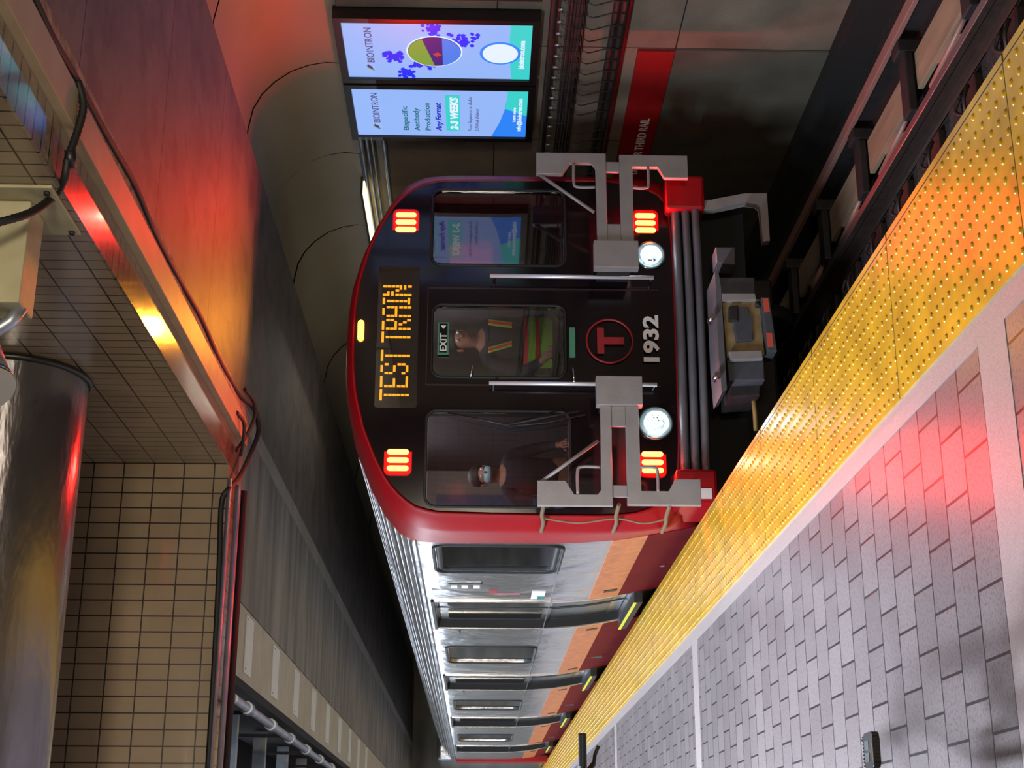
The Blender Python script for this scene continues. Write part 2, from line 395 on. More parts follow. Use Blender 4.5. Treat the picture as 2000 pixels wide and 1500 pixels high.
for i, yy in enumerate((11.4, 14.6)):
    t = thing('tube_lamp', 'bare white fluorescent tube lamp above the open ceiling grid, '+['nearer one', 'farther one'][i], 'lamp', (.9, yy, 4.15), 'fluorescent lamps above the grid')
    MB().tube([(.9, yy, 4.08), (.9, yy+1.5, 4.08)], .02, 8).build('tube', emit('tube_white', (220, 240, 255), 7), t)
    MB().box(.86, .94, yy-.03, yy+1.53, 4.10, 4.16).build('lamp_housing', M['plate'], t)
    MB().box(.89, .91, yy+.7, yy+.72, 4.16, 5.2).build('hanger_rod', M['iron'], t)

# big duct across the recess
t = thing('air_duct', 'large shiny round duct under the ceiling mirroring the red train lamps', 'duct', (2.74, 8.0, 4.42))
cyl = []
for i in range(41):
    x = -4.9+(2.70+4.9)*i/40
    cyl.append([(x, 8.0+.41*math.cos(2*PI*k/48), 4.42+.41*math.sin(2*PI*k/48)) for k in range(48)])
mb = MB(); mb.ringloft(cyl); mb.build('duct_body', M['duct'], t)
MB().tube([(2.715, 8.0+.415*math.cos(2*PI*k/48), 4.42+.415*math.sin(2*PI*k/48)) for k in range(48)], .018, 8, closed=True).build('gasket_ring', M['black'], t)

# bracket arm with a cylinder lamp
t = thing('wall_bracket', 'cream painted steel bracket arm bolted to the tiled recess', 'bracket', (2.74, 5.72, 3.68))
MB().box(2.722, 2.738, 5.5, 5.98, 3.52, 3.9, .004).build('base_plate', M['bracket'], t)
MB().box(2.25, 2.72, 5.62, 5.82, 3.64, 3.80, .008).build('arm', M['bracket'], t)
for yy in (5.54, 5.94):
    for zz in (3.55, 3.86): MB().tube([(2.722, yy, zz), (2.708, yy, zz)], .014, 6).build('bolt', M['iron'], t)
t = thing('spot_lamp', 'brushed metal cylinder spotlight hanging beside the cream bracket', 'lamp', (2.2, 5.72, 3.72))
MB().tube([(2.27, 5.72, 3.66), (2.2, 5.72, 3.70), (2.14, 5.72, 3.78), (2.1, 5.72, 3.9)], .03, 12).build('pipe_arm', M['galv'], t)
MB().tube([(2.1, 5.7, 3.87), (1.87, 5.62, 3.745)], .125, 32).build('housing', M['galv'], t)
MB().tube([(1.885, 5.626, 3.754), (1.855, 5.615, 3.737)], .131, 32).build('bezel', M['chrome'], t)
MB().tube([(1.857, 5.616, 3.739), (1.851, 5.614, 3.735)], .11, 32).build('lens', M['doorglass'], t)

# ribbed hose
def ribbed(pts, r, step=.022):
    P = [Vector(p) for p in pts]; out = []; rad = []
    cr = []
    for i in range(len(P)-1):
        p0, p1, p2, p3 = P[max(i-1, 0)], P[i], P[i+1], P[min(i+2, len(P)-1)]
        n = max(2, int((p2-p1).length/(step/2)))
        for k in range(n):
            s_ = k/n; cr.append(.5*((2*p1)+(p2-p0)*s_+(2*p0-5*p1+4*p2-p3)*s_*s_+(3*p1-p0-3*p2+p3)*s_**3))
    cr.append(P[-1])
    for i, p in enumerate(cr): out.append(p); rad.append(r*(1 if i % 2 else .86))
    return out, rad
def spline(pts, n=8):
    P = [Vector(p) for p in pts]; cr = []
    for i in range(len(P)-1):
        p0, p1, p2, p3 = P[max(i-1, 0)], P[i], P[i+1], P[min(i+2, len(P)-1)]
        for k in range(n):
            s_ = k/n; cr.append(.5*((2*p1)+(p2-p0)*s_+(2*p0-5*p1+4*p2-p3)*s_*s_+(3*p1-p0-3*p2+p3)*s_**3))
    cr.append(P[-1]); return cr
hp = [at(-120, 470, 'Y', 5.35), at(0, 434, 'Y', 5.4), at(60, 415, 'Y', 5.5), at(105, 383, 'Y', 5.62), at(125, 352, 'Z', 3.47), at(133, 310, 'Z', 3.45), at(152, 255, 'Z', 3.43), at(163, 205, 'Z', 3.42), at(152, 160, 'Z', 3.45)]
t = thing('ribbed_hose', 'thick black ribbed hose curving off the tiled recess onto the ceiling', 'hose', hp[4])
a, b = ribbed(hp, .019); MB().tube(a, b, 10).build('hose', M['rubber'], t)
q = hp[5]; MB().tube([q+Vector((-.03, .02, -.01)), q+Vector((.03, -.02, -.01))], .024, 8).build('clamp', M['black'], t)
cp = [at(x, y, 'Z', 3.455) for x, y in ((55, -30), (100, 70), (150, 158), (205, 260), (262, 360), (300, 450), (350, 545), (392, 620), (430, 705), (468, 770))]
cp += [at(497, 800, 'Z', 3.42), at(505, 840, 'Z', 3.40), at(492, 880, 'Z', 3.41), at(468, 930, 'Z', 3.43), at(446, 955, 'Y', 9.86), at(432, 985, 'Y', 9.86), at(428, 1100, 'Y', 9.86), at(418, 1300, 'Y', 9.86), at(405, 1510, 'Y', 9.86)]
tag(MB().tube(spline(cp, 6), .018, 10).build('ceiling_cable', M['rubber']), 'long black cable running along the ceiling edge then looping down onto the tiled cross wall', 'cable')
for i, (pts, lb) in enumerate(((((478, 760, 3.45), (496, 785, 3.41), (497, 815, 3.4), (482, 850, 3.42), (462, 880, 3.45)), 'short black cable looping inside the bigger loop at the ceiling corner'),
                             (((462, 805, 3.44), (476, 825, 3.41), (476, 855, 3.41), (470, 890, 3.44)), 'thin black cable hooking down beside the end of the beige ceiling trim'))):
    tag(MB().tube(spline([at(x, y, 'Z', z) for x, y, z in pts], 6), .014, 8).build('ceiling_cable', M['rubber']), lb, 'cable')
for i, (z, yy, r, mm, lb) in enumerate(((3.47, 9.87, .018, 'galv', 'metal conduit along the lower edge of the tiled cross wall, upper one'), (3.44, 10.05, .022, 'galv', 'metal conduit under the tiled cross wall, middle of the three'), (3.43, 10.22, .03, 'rubber', 'thick dark pipe under the tiled cross wall, farthest of the three'))):
    tag(MB().tube([(-4.9, yy, z), (2.62, yy, z)], r, 10).build('conduit', M[mm]), lb, 'conduit', 'conduits under the cross wall')

# ================================================================== TRACK WALL OBJECTS
SCR = {'bg': emit('screen_blue', (150, 184, 250), .8), 'teal': emit('screen_teal', (50, 190, 186), 1.0), 'blue': emit('screen_royal', (40, 120, 225), 1.0),
       'mol': emit('screen_molecule', (20, 36, 225), 1.0), 'ink': emit('screen_ink', (70, 50, 110), .7), 'green': emit('screen_green_ink', (20, 110, 120), .7),
       'white': emit('screen_white', (225, 238, 255), .85), 'bluetxt': emit('screen_blue_ink', (30, 40, 190), .8), 'purple': emit('screen_purple', (60, 30, 120), .8),
       'leaf': emit('screen_leaf', (120, 160, 60), .8), 'pic': emit('screen_picture_blue', (60, 120, 225), .9), 'red': emit('screen_red', (200, 60, 70), .8)}
ZT, ZB = 2.812, 1.324
def screen(y0, y1, label, art):
    """y1 is the far side = left edge of the picture"""
    t = thing('display_screen', label, 'screen', (6.3, (y0+y1)/2, ZB), 'backlit advertising screens on the track wall')
    mb = MB(); b = .06
    for (a, c, d, e) in ((y0-b, y0, ZB-b, ZT+b), (y1, y1+b, ZB-b, ZT+b), (y0, y1, ZB-b, ZB), (y0, y1, ZT, ZT+b)): mb.box(6.19, 6.3, a, c, d, e)
    mb.build('frame', M['frame'], t)
    MB().box(6.215, 6.29, y0, y1, ZB, ZT).build('panel', SCR['bg'], t)
    W_, H_ = y1-y0, ZT-ZB
    def P(s, tt, off=.002): return Vector((6.215-off, y1-s*W_, ZT-tt*H_))
    def poly(name, pts, m, off=.002, par=None):
        mb = MB(); mb.prism([P(s, q_, off) for s, q_ in pts], (.001, 0, 0)); return mb.build(name, m, par or t)
    def txt(s, q_, body, size, m, width, it=0, fat=0, off=.006):
        return text('lettering', body, size*H_, m, t, P(s, q_, off), (0, -1, 0), (0, 0, 1), .001, it, width=width*W_, fat=fat)
    txt(.28, .152 if art == 1 else .142, 'BIOINTRON', .058, SCR['ink'], .60)
    for k, m_ in enumerate(('leaf', 'ink', 'ink')):
        mb = MB(); c = P(.17+.018*k, .125 if art == 1 else .118, .003)
        mb.tube([c+Vector((0, W_*(.045-.0), -.035+.01*k)), c+Vector((0, .01, -.012)), c+Vector((0, -.01, .012)), c+Vector((0, -W_*.04, .035-.008*k))], [.002, .006, .006, .002], 6); mb.build('emblem_stroke', SCR[m_], t)
    if art == 1:
        poly('footer', [(0, 1), (1, 1), (1, .885), (.7, .883), (.35, .888), (0, .9)], SCR['teal'])
        txt(.2, .965, 'biointron.com', .042, SCR['white'], .5, fat=.002)
        rnd = random.Random(3)
        for (s0, s1, q0, q1, n) in ((.3, .5, .2, .32, 46), (0, .16, .28, .38, 36), (.77, 1., .425, .54, 46), (.58, .82, .56, .72, 46), (.18, .34, .32, .49, 40)):
            mb = MB()
            for _ in range(n):
                u_, v_ = rnd.gauss(0, .5), rnd.gauss(0, .42); u_ = max(-1, min(1, u_)); v_ = max(-1, min(1, v_))
                s_ = (s0+s1)/2+u_*(s1-s0)/2; q_ = (q0+q1)/2+v_*(q1-q0)/2; r = rnd.uniform(.012, .026)
                s_ = min(max(s_, .02), .98); c = P(s_, q_, .002+.002*rnd.random())
                mb.prism([c+Vector((0, r*math.cos(a_*PI/4), r*math.sin(a_*PI/4)*rnd.uniform(.7, 1))) for a_ in range(8)], (.001, 0, 0))
            mb.build('molecule_art', SCR['mol'], t)
        def disc(name, s, q_, r, m, off, cut=None):
            c = P(s, q_, off); pts = [c+Vector((0, r*math.cos(k*PI/20), r*math.sin(k*PI/20))) for k in range(40)]
            if cut: pts = [p for p in pts if cut(p-c)]
            mb = MB(); mb.prism(pts, (.001, 0, 0)); return mb.build(name, m, t)
        disc('picture_ring', .5, .48, .225, SCR['white'], .007)
        disc('picture', .5, .48, .213, SCR['purple'], .010)
        disc('picture_leaf', .5, .48, .21, SCR['leaf'], .013, lambda d: d.z > .03-d.y*.2)
        disc('picture_floor', .5, .48, .21, SCR['pic'], .013, lambda d: d.z < -.06)
        poly('picture_mark', [(.42, .49), (.47, .47), (.5, .5), (.45, .52)], SCR['red'], .015)
        disc('badge_ring', .48, .835, .165, SCR['blue'], .007); disc('badge', .48, .835, .142, SCR['white'], .010)
    else:
        poly('footer', [(0, 1), (1, 1), (1, .885), (.8, .882), (.55, .868), (.3, .842), (0, .795)], SCR['blue'])
        poly('footer_tip', [(.45, 1), (1, 1), (1, .885), (.8, .882), (.6, .873)], SCR['teal'], .003)
        for s, q_, b_, sz, m_, wd, it, ft in ((.12, .305, 'Bispecific', .045, 'green', .5, 0, .001), (.12, .37, 'Antibody', .045, 'green', .48, 0, .001), (.12, .435, 'Production', .045, 'green', .58, 0, .001),
                (.12, .5, 'Any Format', .047, 'bluetxt', .6, .25, .0025), (.12, .68, 'From Sequences to BsAbs', .03, 'ink', .72, .25, 0), (.12, .72, '2-3 Week Delivery', .03, 'ink', .48, .25, 0),
                (.33, .935, 'Learn more', .026, 'white', .3, .25, .001), (.13, .97, 'info@biointron.com', .036, 'white', .68, 0, .0015)):
            txt(s, q_, b_, sz, SCR[m_], wd, it, ft)
        poly('banner', [(.12, .61), (.87, .61), (.87, .528), (.12, .528)], SCR['teal'], .004)
        txt(.15, .598, '2-3 WEEKS', .062, SCR['white'], .68, .2, .004, .008)
    return t
screen(9.595, 10.43, 'lit blue advertising screen with blue molecule picture and round badge', 1)
screen(10.585, 11.413, 'lit blue advertising screen reading Bispecific Antibody Production beside the train', 2)
screen(7.37, 8.21, 'lit blue advertising screen outside the frame whose light falls on the ceiling, nearer one', 1)
screen(8.37, 9.21, 'lit blue advertising screen outside the frame whose light falls on the ceiling, farther one', 2)

# DANGER THIRD RAIL board
t = thing('warning_board', 'long red board reading DANGER THIRD RAIL along the track wall', 'sign', (6.29, 12, .15))
MB().box(6.27, 6.3, 10.07, 13.2, .155, .455, .002).build('board', M['dred'], t)
text('lettering', 'DANGER THIRD RAIL', .108, M['white'], t, (6.268, 12.22, .235), (0, -1, 0), (0, 0, 1), .002, width=1.06, fat=.002)

# cables on the wall
def wallline(name, z, x, r, m, label, y0=-4, y1=40, cat='cable', group='cables along the track wall', wob=.004):
    pts = [(x, y0+(y1-y0)*k/60, z+random.uniform(-wob, wob)) for k in range(61)]
    return tag(MB().tube(pts, r, 8).build(name, M[m]), label, cat, group)
for k in range(5):
    wallline('wall_cable', 1.065-.026*k, 6.16, .011, 'iron', ['topmost', 'second from top', 'middle', 'second from bottom', 'bottom'][k]+' thin cable of the five strung below the screens')
for k, z in enumerate((.70, .64)):
    wallline('wall_pipe', z, 6.2, .024, 'iron', ['upper dark pipe of the pair above the red warning board', 'lower dark pipe of the pair above the red warning board'][k], cat='pipe', group='pipes above the warning board', wob=.001)
wallline('wall_pipe', 1.17, 6.2, .03, 'iron', 'dark pipe on the track wall right below the screens', cat='pipe', group=None, wob=.002)
wallline('wall_pipe', .58, 6.26, .014, 'darkred', 'thin reddish pipe on the track wall under the dark pair', cat='pipe', group=None, wob=.001)
def hook(yy):
    t = thing('cable_hanger', 'wire cable hanger with looped hook and white insulator on the track wall', 'cable hanger', (6.3, yy, .9), 'cable hangers on the track wall')
    MB().tube([(6.29, yy, .93), (6.15, yy, .92), (6.13, yy, .88), (6.15, yy+.02, .84), (6.17, yy, .74), (6.17, yy, .62)], .005, 6).build('hook', M['iron'], t)
    MB().tube([(6.2, yy, 1.14), (6.2, yy, 1.09)], .012, 8).build('insulator', M['galv'], t)
    MB().tube([(6.22, yy, 1.12), (6.14, yy, 1.09), (6.14, yy, .94)], .003, 6).build('tie', M['iron'], t)
    return t
h0 = hook(9.05)
for k in range(1, 27):
    c = copy_tree(h0); c.location.y = 9.05+.165*k
# conduits just under the vault + bright wall lamp beyond the screens
for k, (z, x, r) in enumerate(((2.80, 6.2, .02), (2.745, 6.2, .014), (2.70, 6.2, .012), (2.60, 6.24, .02))):
    wallline('wall_conduit', z, x, r, 'galv', ['topmost', 'second', 'third', 'lowest'][k]+' bare metal conduit under the vaulted ceiling past the screens', 11.42, 40, 'conduit', 'conduits under the vault', .0005)
t = thing('wall_lamp', 'warm white strip lamp glowing under the vault behind the train roof', 'lamp', (6.2, 13.2, 2.83))
MB().box(6.14, 6.28, 12.45, 15.6, 2.815, 2.85, .004).build('diffuser', emit('warm_strip', (255, 232, 170), 2.6), t)
MB().box(6.12, 6.3, 12.4, 15.65, 2.85, 2.87).build('lamp_housing', M['iron'], t)

# ================================================================== TRACK
def railprof(xc, zt): return [(xc-.035, zt), (xc+.035, zt), (xc+.035, zt-.04), (xc+.008, zt-.055), (xc+.008, zt-.13), (xc+.065, zt-.15), (xc-.065, zt-.15), (xc-.008, zt-.13), (xc-.008, zt-.055), (xc-.035, zt-.04)]
for xr, lb in ((3.30, 'steel running rail of the track on the platform side'), (4.735, 'steel running rail with bright red-lit head on the far side of the track')):
    t = thing('running_rail', lb, 'rail', (xr, 10, -1.32), 'running rails')
    MB().prism([(a, -4, b) for a, b in railprof(xr, -1.17)], (0, 45, 0)).build('rail_body', M['rail'], t)
    MB().box(xr-.03, xr+.03, -4, 41, -1.172, -1.166, .002).build('rail_head', M['railhead'], t)
t = thing('third_rail', 'pinkish power rail along the foot of the track wall', 'rail', (5.55, 10, -1.32))
MB().box(5.50, 5.60, -4, 41, -1.20, -1.16, .006).build('rail_cap', M['pink3'], t)
MB().box(5.535, 5.565, -4, 41, -1.33, -1.2).build('rail_web', M['iron'], t)
MB().box(5.47, 5.63, -4, 41, -1.36, -1.33).build('rail_foot', M['iron'], t)
g = 'wooden boards beside the power rail'
for k in range(10):
    y0 = 2.48+1.25*k; tag(MB().box(5.05, 5.33, y0, y0+1.05, -1.30, -1.26, .004).build('cover_board', M['board']), 'flat brown board lying between the rails beside the power rail', 'board', g)
for k in range(12):
    y0 = 2.3+1.25*k
    t = thing('rail_support', 'dark iron support bracket under the power rail', 'bracket', (5.2, y0, -1.36), 'iron supports of the power rail')
    MB().box(4.9, 5.36, y0, y0+.16, -1.26, -1.2, .01).build('arm', M['iron'], t)
    MB().box(5.36, 5.46, y0-.0, y0+.16, -1.36, -1.16, .01).build('foot', M['iron'], t)
    MB().prism([(4.87, y0+.25, -1.3), (5.0, y0+.5, -1.3), (5.02, y0+.85, -1.3), (4.9, y0+.65, -1.3)], (0, 0, .05)).build('wedge', M['board'], t)
    MB().tube([(4.95, y0+.2, -1.24), (4.88, y0+.9, -1.24)], .02, 8).build('link', M['pink3'], t)
def fastener(yy, xx):
    t = thing('rail_fastener', 'dark rail fastener block with curled spring clip beside the bright rail', 'rail fastener', (xx, yy, -1.36), 'rail fasteners beside the bright rail')
    MB().box(xx-.16, xx+.19, yy-.1, yy+.1, -1.36, -1.31, .006).build('base_plate', M['rail'], t)
    MB().tube(spline([(xx+.12, yy-.06, -1.28), (xx+.02, yy-.07, -1.24), (xx-.05, yy-.01, -1.26), (xx+.0, yy+.06, -1.23), (xx+.08, yy+.03, -1.25)], 5), .012, 8).build('spring_clip', M['rail'], t)
    MB().tube([(xx-.09, yy, -1.32), (xx-.09, yy, -1.25)], .022, 6).build('bolt', M['iron'], t)
    return t
f0 = fastener(6.3, 4.46)
for k in range(1, 12):
    c = copy_tree(f0); c.location.y = 6.3+.72*k
for k in range(20):
    y0 = 2.2+.72*k; tag(MB().box(2.75, 5.0, y0, y0+.22, -1.37, -1.325, .006).build('sleeper', M['bed']), 'dark grimy sleeper half buried in the track bed', 'sleeper', 'sleepers under the track')

# ================================================================== TRAIN
TR = thing('subway_train', 'red and silver subway train with TEST TRAIN sign and number 1932', 'train', (XC, 11, -1.17))
TW = Vector(TR.location)
def sym(h): return h + [(-a, b) for a, b in h[::-1] if abs(a) > 1e-6]
def resample(pts, n, cz_=1.3):
    P = [Vector((a, b-cz_)) for a, b in pts]; out = []
    for k in range(n):
        an = 2*PI*k/n; d = Vector((math.sin(an), math.cos(an))); best = None
        for i in range(len(P)):
            p, q_ = P[i], P[(i+1) % len(P)]; e = q_-p; den = d.x*e.y-d.y*e.x
            if abs(den) < 1e-9: continue
            s_ = (p.x*e.y-p.y*e.x)/den; u_ = (p.x*d.y-p.y*d.x)/den
            if s_ > 0 and -1e-6 <= u_ <= 1+1e-6 and (best is None or s_ > best): best = s_
        out.append((d.x*best, d.y*best+cz_))
    return out
MASK = sym([(0, 2.70), (.25, 2.695), (.48, 2.67), (.76, 2.60), (1.0, 2.50), (1.17, 2.41), (1.30, 2.29), (1.375, 2.17), (1.405, 2.02), (1.415, 1.6), (1.42, 1.1), (1.42, .7), (1.40, .5), (1.35, .35), (1.28, .23), (1.18, .18), (.8, .16), (0, .16)])
OUTR = sym([(0, 2.79), (.25, 2.785), (.48, 2.76), (.76, 2.69), (1.05, 2.575), (1.27, 2.46), (1.42, 2.34), (1.50, 2.2), (1.525, 2.0), (1.53, 1.6), (1.53, 1.1), (1.53, .7), (1.52, .45), (1.49, .2), (1.4, .08), (1.2, .06), (.8, .06), (0, .06)])
BODY = sym([(0, 2.80), (.25, 2.795), (.5, 2.76), (.8, 2.69), (1.07, 2.58), (1.29, 2.46), (1.43, 2.34), (1.49, 2.22), (1.50, 2.1), (1.50, 1.6), (1.50, 1.1), (1.495, .9), (1.47, .6), (1.43, .35), (1.38, .1), (1.34, -.1), (.8, -.1), (0, -.1)])
N = 120
def ring(sec, Y, sc=1, cz_=1.3):
    out = []
    for a, b in resample(sec, N):
        a2, b2 = a*sc, cz_+(b-cz_)*sc; yy = Y(XC+a2) if callable(Y) else Y
        out.append((XC+a2, yy, b2))
    return out
# body shell (hollow, stainless) then painted cap, bands
mb = MB()
r0 = ring(BODY, 11.42); r1 = ring(BODY, 36.2)
inner = [(a*.955, 1.3+(b-1.3)*.95) for a, b in BODY]
i0 = ring(inner, 11.42); i1 = ring(inner, 36.1)
vr = mb.ringloft([i0, r0, r1], smooth=True); mb.ringloft([i1, i0], smooth=True)
bmesh.ops.remove_doubles(mb.bm, verts=mb.bm.verts, dist=1e-5)
mb.bm.faces.new([v for v in vr[-1]])
es = [e for e in mb.bm.edges if e.is_boundary]
bmesh.ops.contextual_create(mb.bm, geom=es)
body = mb.build('car_body', M['steel'], TR)
WINS = [(11.55, 12.62), (17.15, 18.5), (22.85, 24.15), (28.8, 30.3)]
cut = MB()
DOORS = [(14.15, 15.75), (19.85, 21.45), (25.6, 27.2), (31.6, 33.2)]
for a, b in WINS:
    cut.prism([(XC-1.7, p, q_) for p, q_ in rrect(a, b, 1.02, 2.06, .1)], (.5, 0, 0))
for a, b in DOORS:
    cut.prism([(XC-1.7, p, q_) for p, q_ in ((a, .16), (b, .16), (b, 2.14), (a, 2.14))], (.5, 0, 0))
boolean(body, cut)
for p in body.data.polygons: p.use_smooth = True
body.data.set_sharp_from_angle(angle=math.radians(30))
# cap
mb = MB()
mb.ringloft([ring(BODY, 11.42, 1.004), ring(BODY, 11.15, 1.008), ring(OUTR, 10.95), ring(OUTR, 10.86, .995), ring(MASK, lambda x: fy(x)+.03, 1.02), ring(MASK, lambda x: fy(x)+.02, 1.008), ring(MASK, lambda x: fy(x)+.04, 1.0)])
cap = mb.build('red_nose_ring', M['red'], TR)
# mask: thick bowed plate with window openings
mb = MB(); secs = [1.0, .9, .78, .64, .5, .35, .2, .08]
fr = [ring(MASK, lambda x: fy(x)+.012, s_) for s_ in secs]; bk = [ring(MASK, lambda x: fy(x)+.052, s_) for s_ in secs]
vr = mb.ringloft(bk[::-1]+fr)
bmesh.ops.remove_doubles(mb.bm, verts=mb.bm.verts, dist=1e-6)
mb.bm.faces.new(vr[0]); mb.bm.faces.new(vr[-1])
maskob = mb.build('front_mask', M['mask'], TR)
FW = {'L': (-1.36, -.63, 1.01, 2.11), 'R': (.63, 1.31, 1.03, 2.10), 'C': (-.335, .255, 1.04, 2.08)}
cut = MB()
for a, b, c, d in FW.values(): cut.prism([(XC+p, 10.4, q_) for p, q_ in rrect(a, b, c, d, .07)], (0, .6, 0))
cut.prism([(XC+p, 10.4, q_) for p, q_ in rrect(-.6, .6, 2.2, 2.53, .02)], (0, .6, 0))
boolean(maskob, cut)
for p in maskob.data.polygons: p.use_smooth = True
maskob.data.set_sharp_from_angle(angle=math.radians(25))
for k, (a, b, c, d) in FW.items():
    pts = rrect(a+.003, b-.003, c+.003, d-.003, .066)
    MB().prism([(XC+p, fy(XC+p)+.03, q_) for p, q_ in pts], (0, .006, 0)).build('windscreen' if k != 'C' else 'door_window', M['glass'], TR)
    MB().tube([(XC+p, fy(XC+p)+.012, q_) for p, q_ in rrect(a-.012, b+.012, c-.012, d+.012, .08)], .012, 8, closed=True).build('window_seal', M['rubber'], TR)
# end door seams + amber glow frame of sign
for x0 in (-.41, .41):
    mb = MB(); mb.box(XC+x0-.004, XC+x0+.004, fy(XC+x0)+.004, fy(XC+x0)+.02, .28, 2.13); mb.build('door_seam', M['maskline'], TR)
MB().box(XC-.41, XC+.41, 10.644, 10.66, 2.125, 2.133).build('door_seam', M['maskline'], TR)
# destination sign
sg = MB().box(XC-.6, XC+.6, 10.72, 10.8, 2.2, 2.53).build('sign_box', mat('sign_dark', (20, 13, 12), .3), TR)
FONT = {'T': ['11111', '00100', '00100', '00100', '00100', '00100', '00100'], 'E': ['11111', '10000', '10000', '11110', '10000', '10000', '11111'],
        'S': ['01110', '10001', '10000', '01110', '00001', '10001', '01110'], 'R': ['11110', '10001', '10001', '11110', '10100', '10010', '10001'],
        'A': ['01110', '10001', '10001', '11111', '10001', '10001', '10001'], 'I': ['111', '010', '010', '010', '010', '010', '111'], 'N': ['10001', '11001', '11001', '10101', '10011', '10011', '10001']}
mb = MB(); x = -.525; pw = .0184; ph = .0335
for ch in 'TEST TRAIN':
    if ch == ' ': x += pw*2.6; continue
    rows = FONT[ch]; wd = len(rows[0])
    for r_, row in enumerate(rows):
        for c_, v_ in enumerate(row):
            if v_ == '1':
                z = 2.495-r_*ph; xx = x+c_*pw
                horiz = (c_+1 < wd and row[c_+1] == '1') or (c_ > 0 and row[c_-1] == '1')
                mb.box(XC+xx, XC+xx+pw*(.93 if horiz else .85), 10.712, 10.72, z-ph*(.55 if horiz else .86), z)
    x += pw*(wd+.95)
mb.build('sign_dots', M['dots'], sg)
MB().prism([(XC+p, 10.668, q_) for p, q_ in rrect(-.6, .6, 2.2, 2.53, .02)], (0, .004, 0)).build('sign_glass', glass('sign_glass', (.85, .85, .85), .02), TR)
# marker light
mk = MB().prism([(XC+.03+p, fy(XC)-.012, 2.655+q_) for p, q_ in rrect(-.085, .085, -.024, .024, .023)], (0, .03, 0)).build('marker_lamp', M['marker'], TR)
area('marker_glow', (XC+.03, fy(XC)-.03, 2.655), (math.radians(-112), 0, 0), .15, .02, 13, (1, .36, .03), math.radians(130))
# LED clusters
for (px, py) in ((-1.02, 2.335), (1.0, 2.325), (-1.02, .36), (1.02, .36)):
    yy = fy(XC+px)
    c = MB().prism([(XC+px+p, yy+.006, py+q_) for p, q_ in rrect(-.12, .12, -.108, .108, .045)], (0, .02, 0)).build('lamp_cluster', M['ledbase'], TR)
    for k in (-1, 0, 1):
        MB().prism([(XC+px+k*.065+p, yy-.008, py+q_) for p, q_ in rrect(-.02, .02, -.084, .084, .019)], (0, .012, 0), .003).build('lamp_bar', M['led'], c)
    up = py > 1
    l = area('tail_lamp_light', (XC+px, yy-.03, py), (0, 0, 0), .02, .16, 27 if up else 14, (1, .02, .015), math.radians(155))
    l.rotation_euler = (math.radians(-100 if up else -86), 0, math.radians(-6 if px < 0 else 4))
# headlights
for px, s_ in ((-.71, 1), (.72, .9)):
    yy = fy(XC+px); R_ = .125*s_
    mb = MB(); mb.ringloft([[(XC+px+r_*math.cos(2*PI*k/32), yy+dy, .33+r_*math.sin(2*PI*k/32)) for k in range(32)] for r_, dy in ((R_*1.08, .01), (R_*1.08, -.012), (R_, -.014), (R_*.9, 0), (R_*.5, .01), (.001, .012))])
    hb = mb.build('headlight_bowl', M['bowl'], TR)
    mb = MB(); d0 = (.02, -.0)
    for k in range(7):
        a_ = 2*PI*k/6; rr = 0 if k == 6 else R_*.36
        mb.ball((XC+px+d0[0]+rr*math.cos(a_), yy-.008, .33+rr*math.sin(a_)-.0), .02*s_, 12, 8, 1, .5, 1)
    mb.build('headlight_led', M['head'], hb)
    mb = MB(); mb.ringloft([[(XC+px+r_*math.cos(2*PI*k/32), yy+dy, .33+r_*math.sin(2*PI*k/32)) for k in range(32)] for r_, dy in ((R_, -.012), (R_*.9, -.035), (R_*.6, -.055), (R_*.3, -.065), (.002, -.068))])
    mb.build('headlight_lens', M['lens'], hb)
    area('headlight_beam', (XC+px+.02, yy-.03, .33), (math.radians(-86), 0, 0), .05, .05, 2.5, (.85, .97, 1))
# grab rails
for px in (-.43, .475):
    yy = 10.55; gr = MB().tube([(XC+px, yy, .325), (XC+px, yy, 1.635)], .016, 12).build('grab_rail', M['railing'], TR)
    for zz in (.34, 1.6): MB().tube([(XC+px, yy, zz), (XC+px, 10.66, zz)], .011, 8).build('rail_mount', M['chrome'], gr)
# lettering and labels on the front
es_ = MB().box(XC-.165, XC+.105, 10.63, 10.648, 1.955, 2.045, .003).build('exit_sign', M['green'], TR)
MB().box(XC-.152, XC+.092, 10.628, 10.631, 1.968, 2.032).build('sign_face', M['mask'], es_)
text('lettering', 'EXIT', .075, M['plate'], es_, (XC-.145, 10.624, 1.974), (1, 0, 0), (0, 0, 1), .002, width=.15, fat=.002)
MB().prism([(XC+.045, 10.624, 2.0), (XC+.075, 10.624, 2.022), (XC+.075, 10.624, 1.978)], (0, .002, 0)).build('arrow', M['white'], es_)
MB().box(XC-.18, XC+.07, 10.625, 10.645, .955, 1.0).build('green_label', M['green'], TR)
text('fleet_number', '1932', .165, M['white'], TR, (XC-.25, 10.622, .295), (1, 0, 0), (0, 0, 1), .003, width=.395, fat=.006)
lg = MB().tube([(XC-.04+.183*math.cos(2*PI*k/48), 10.632, .68+.183*math.sin(2*PI*k/48)) for k in range(48)], .009, 8, closed=True).build('circle_emblem', M['tred'], TR)
MB().prism([(XC-.04+a_, 10.622, .68+b_) for a_, b_ in ((-.11, .1), (.11, .1), (.11, .045), (.03, .045), (.03, -.115), (-.03, -.115), (-.03, .045), (-.11, .045))], (0, .006, 0)).build('letter_emblem', M['tred'], lg)
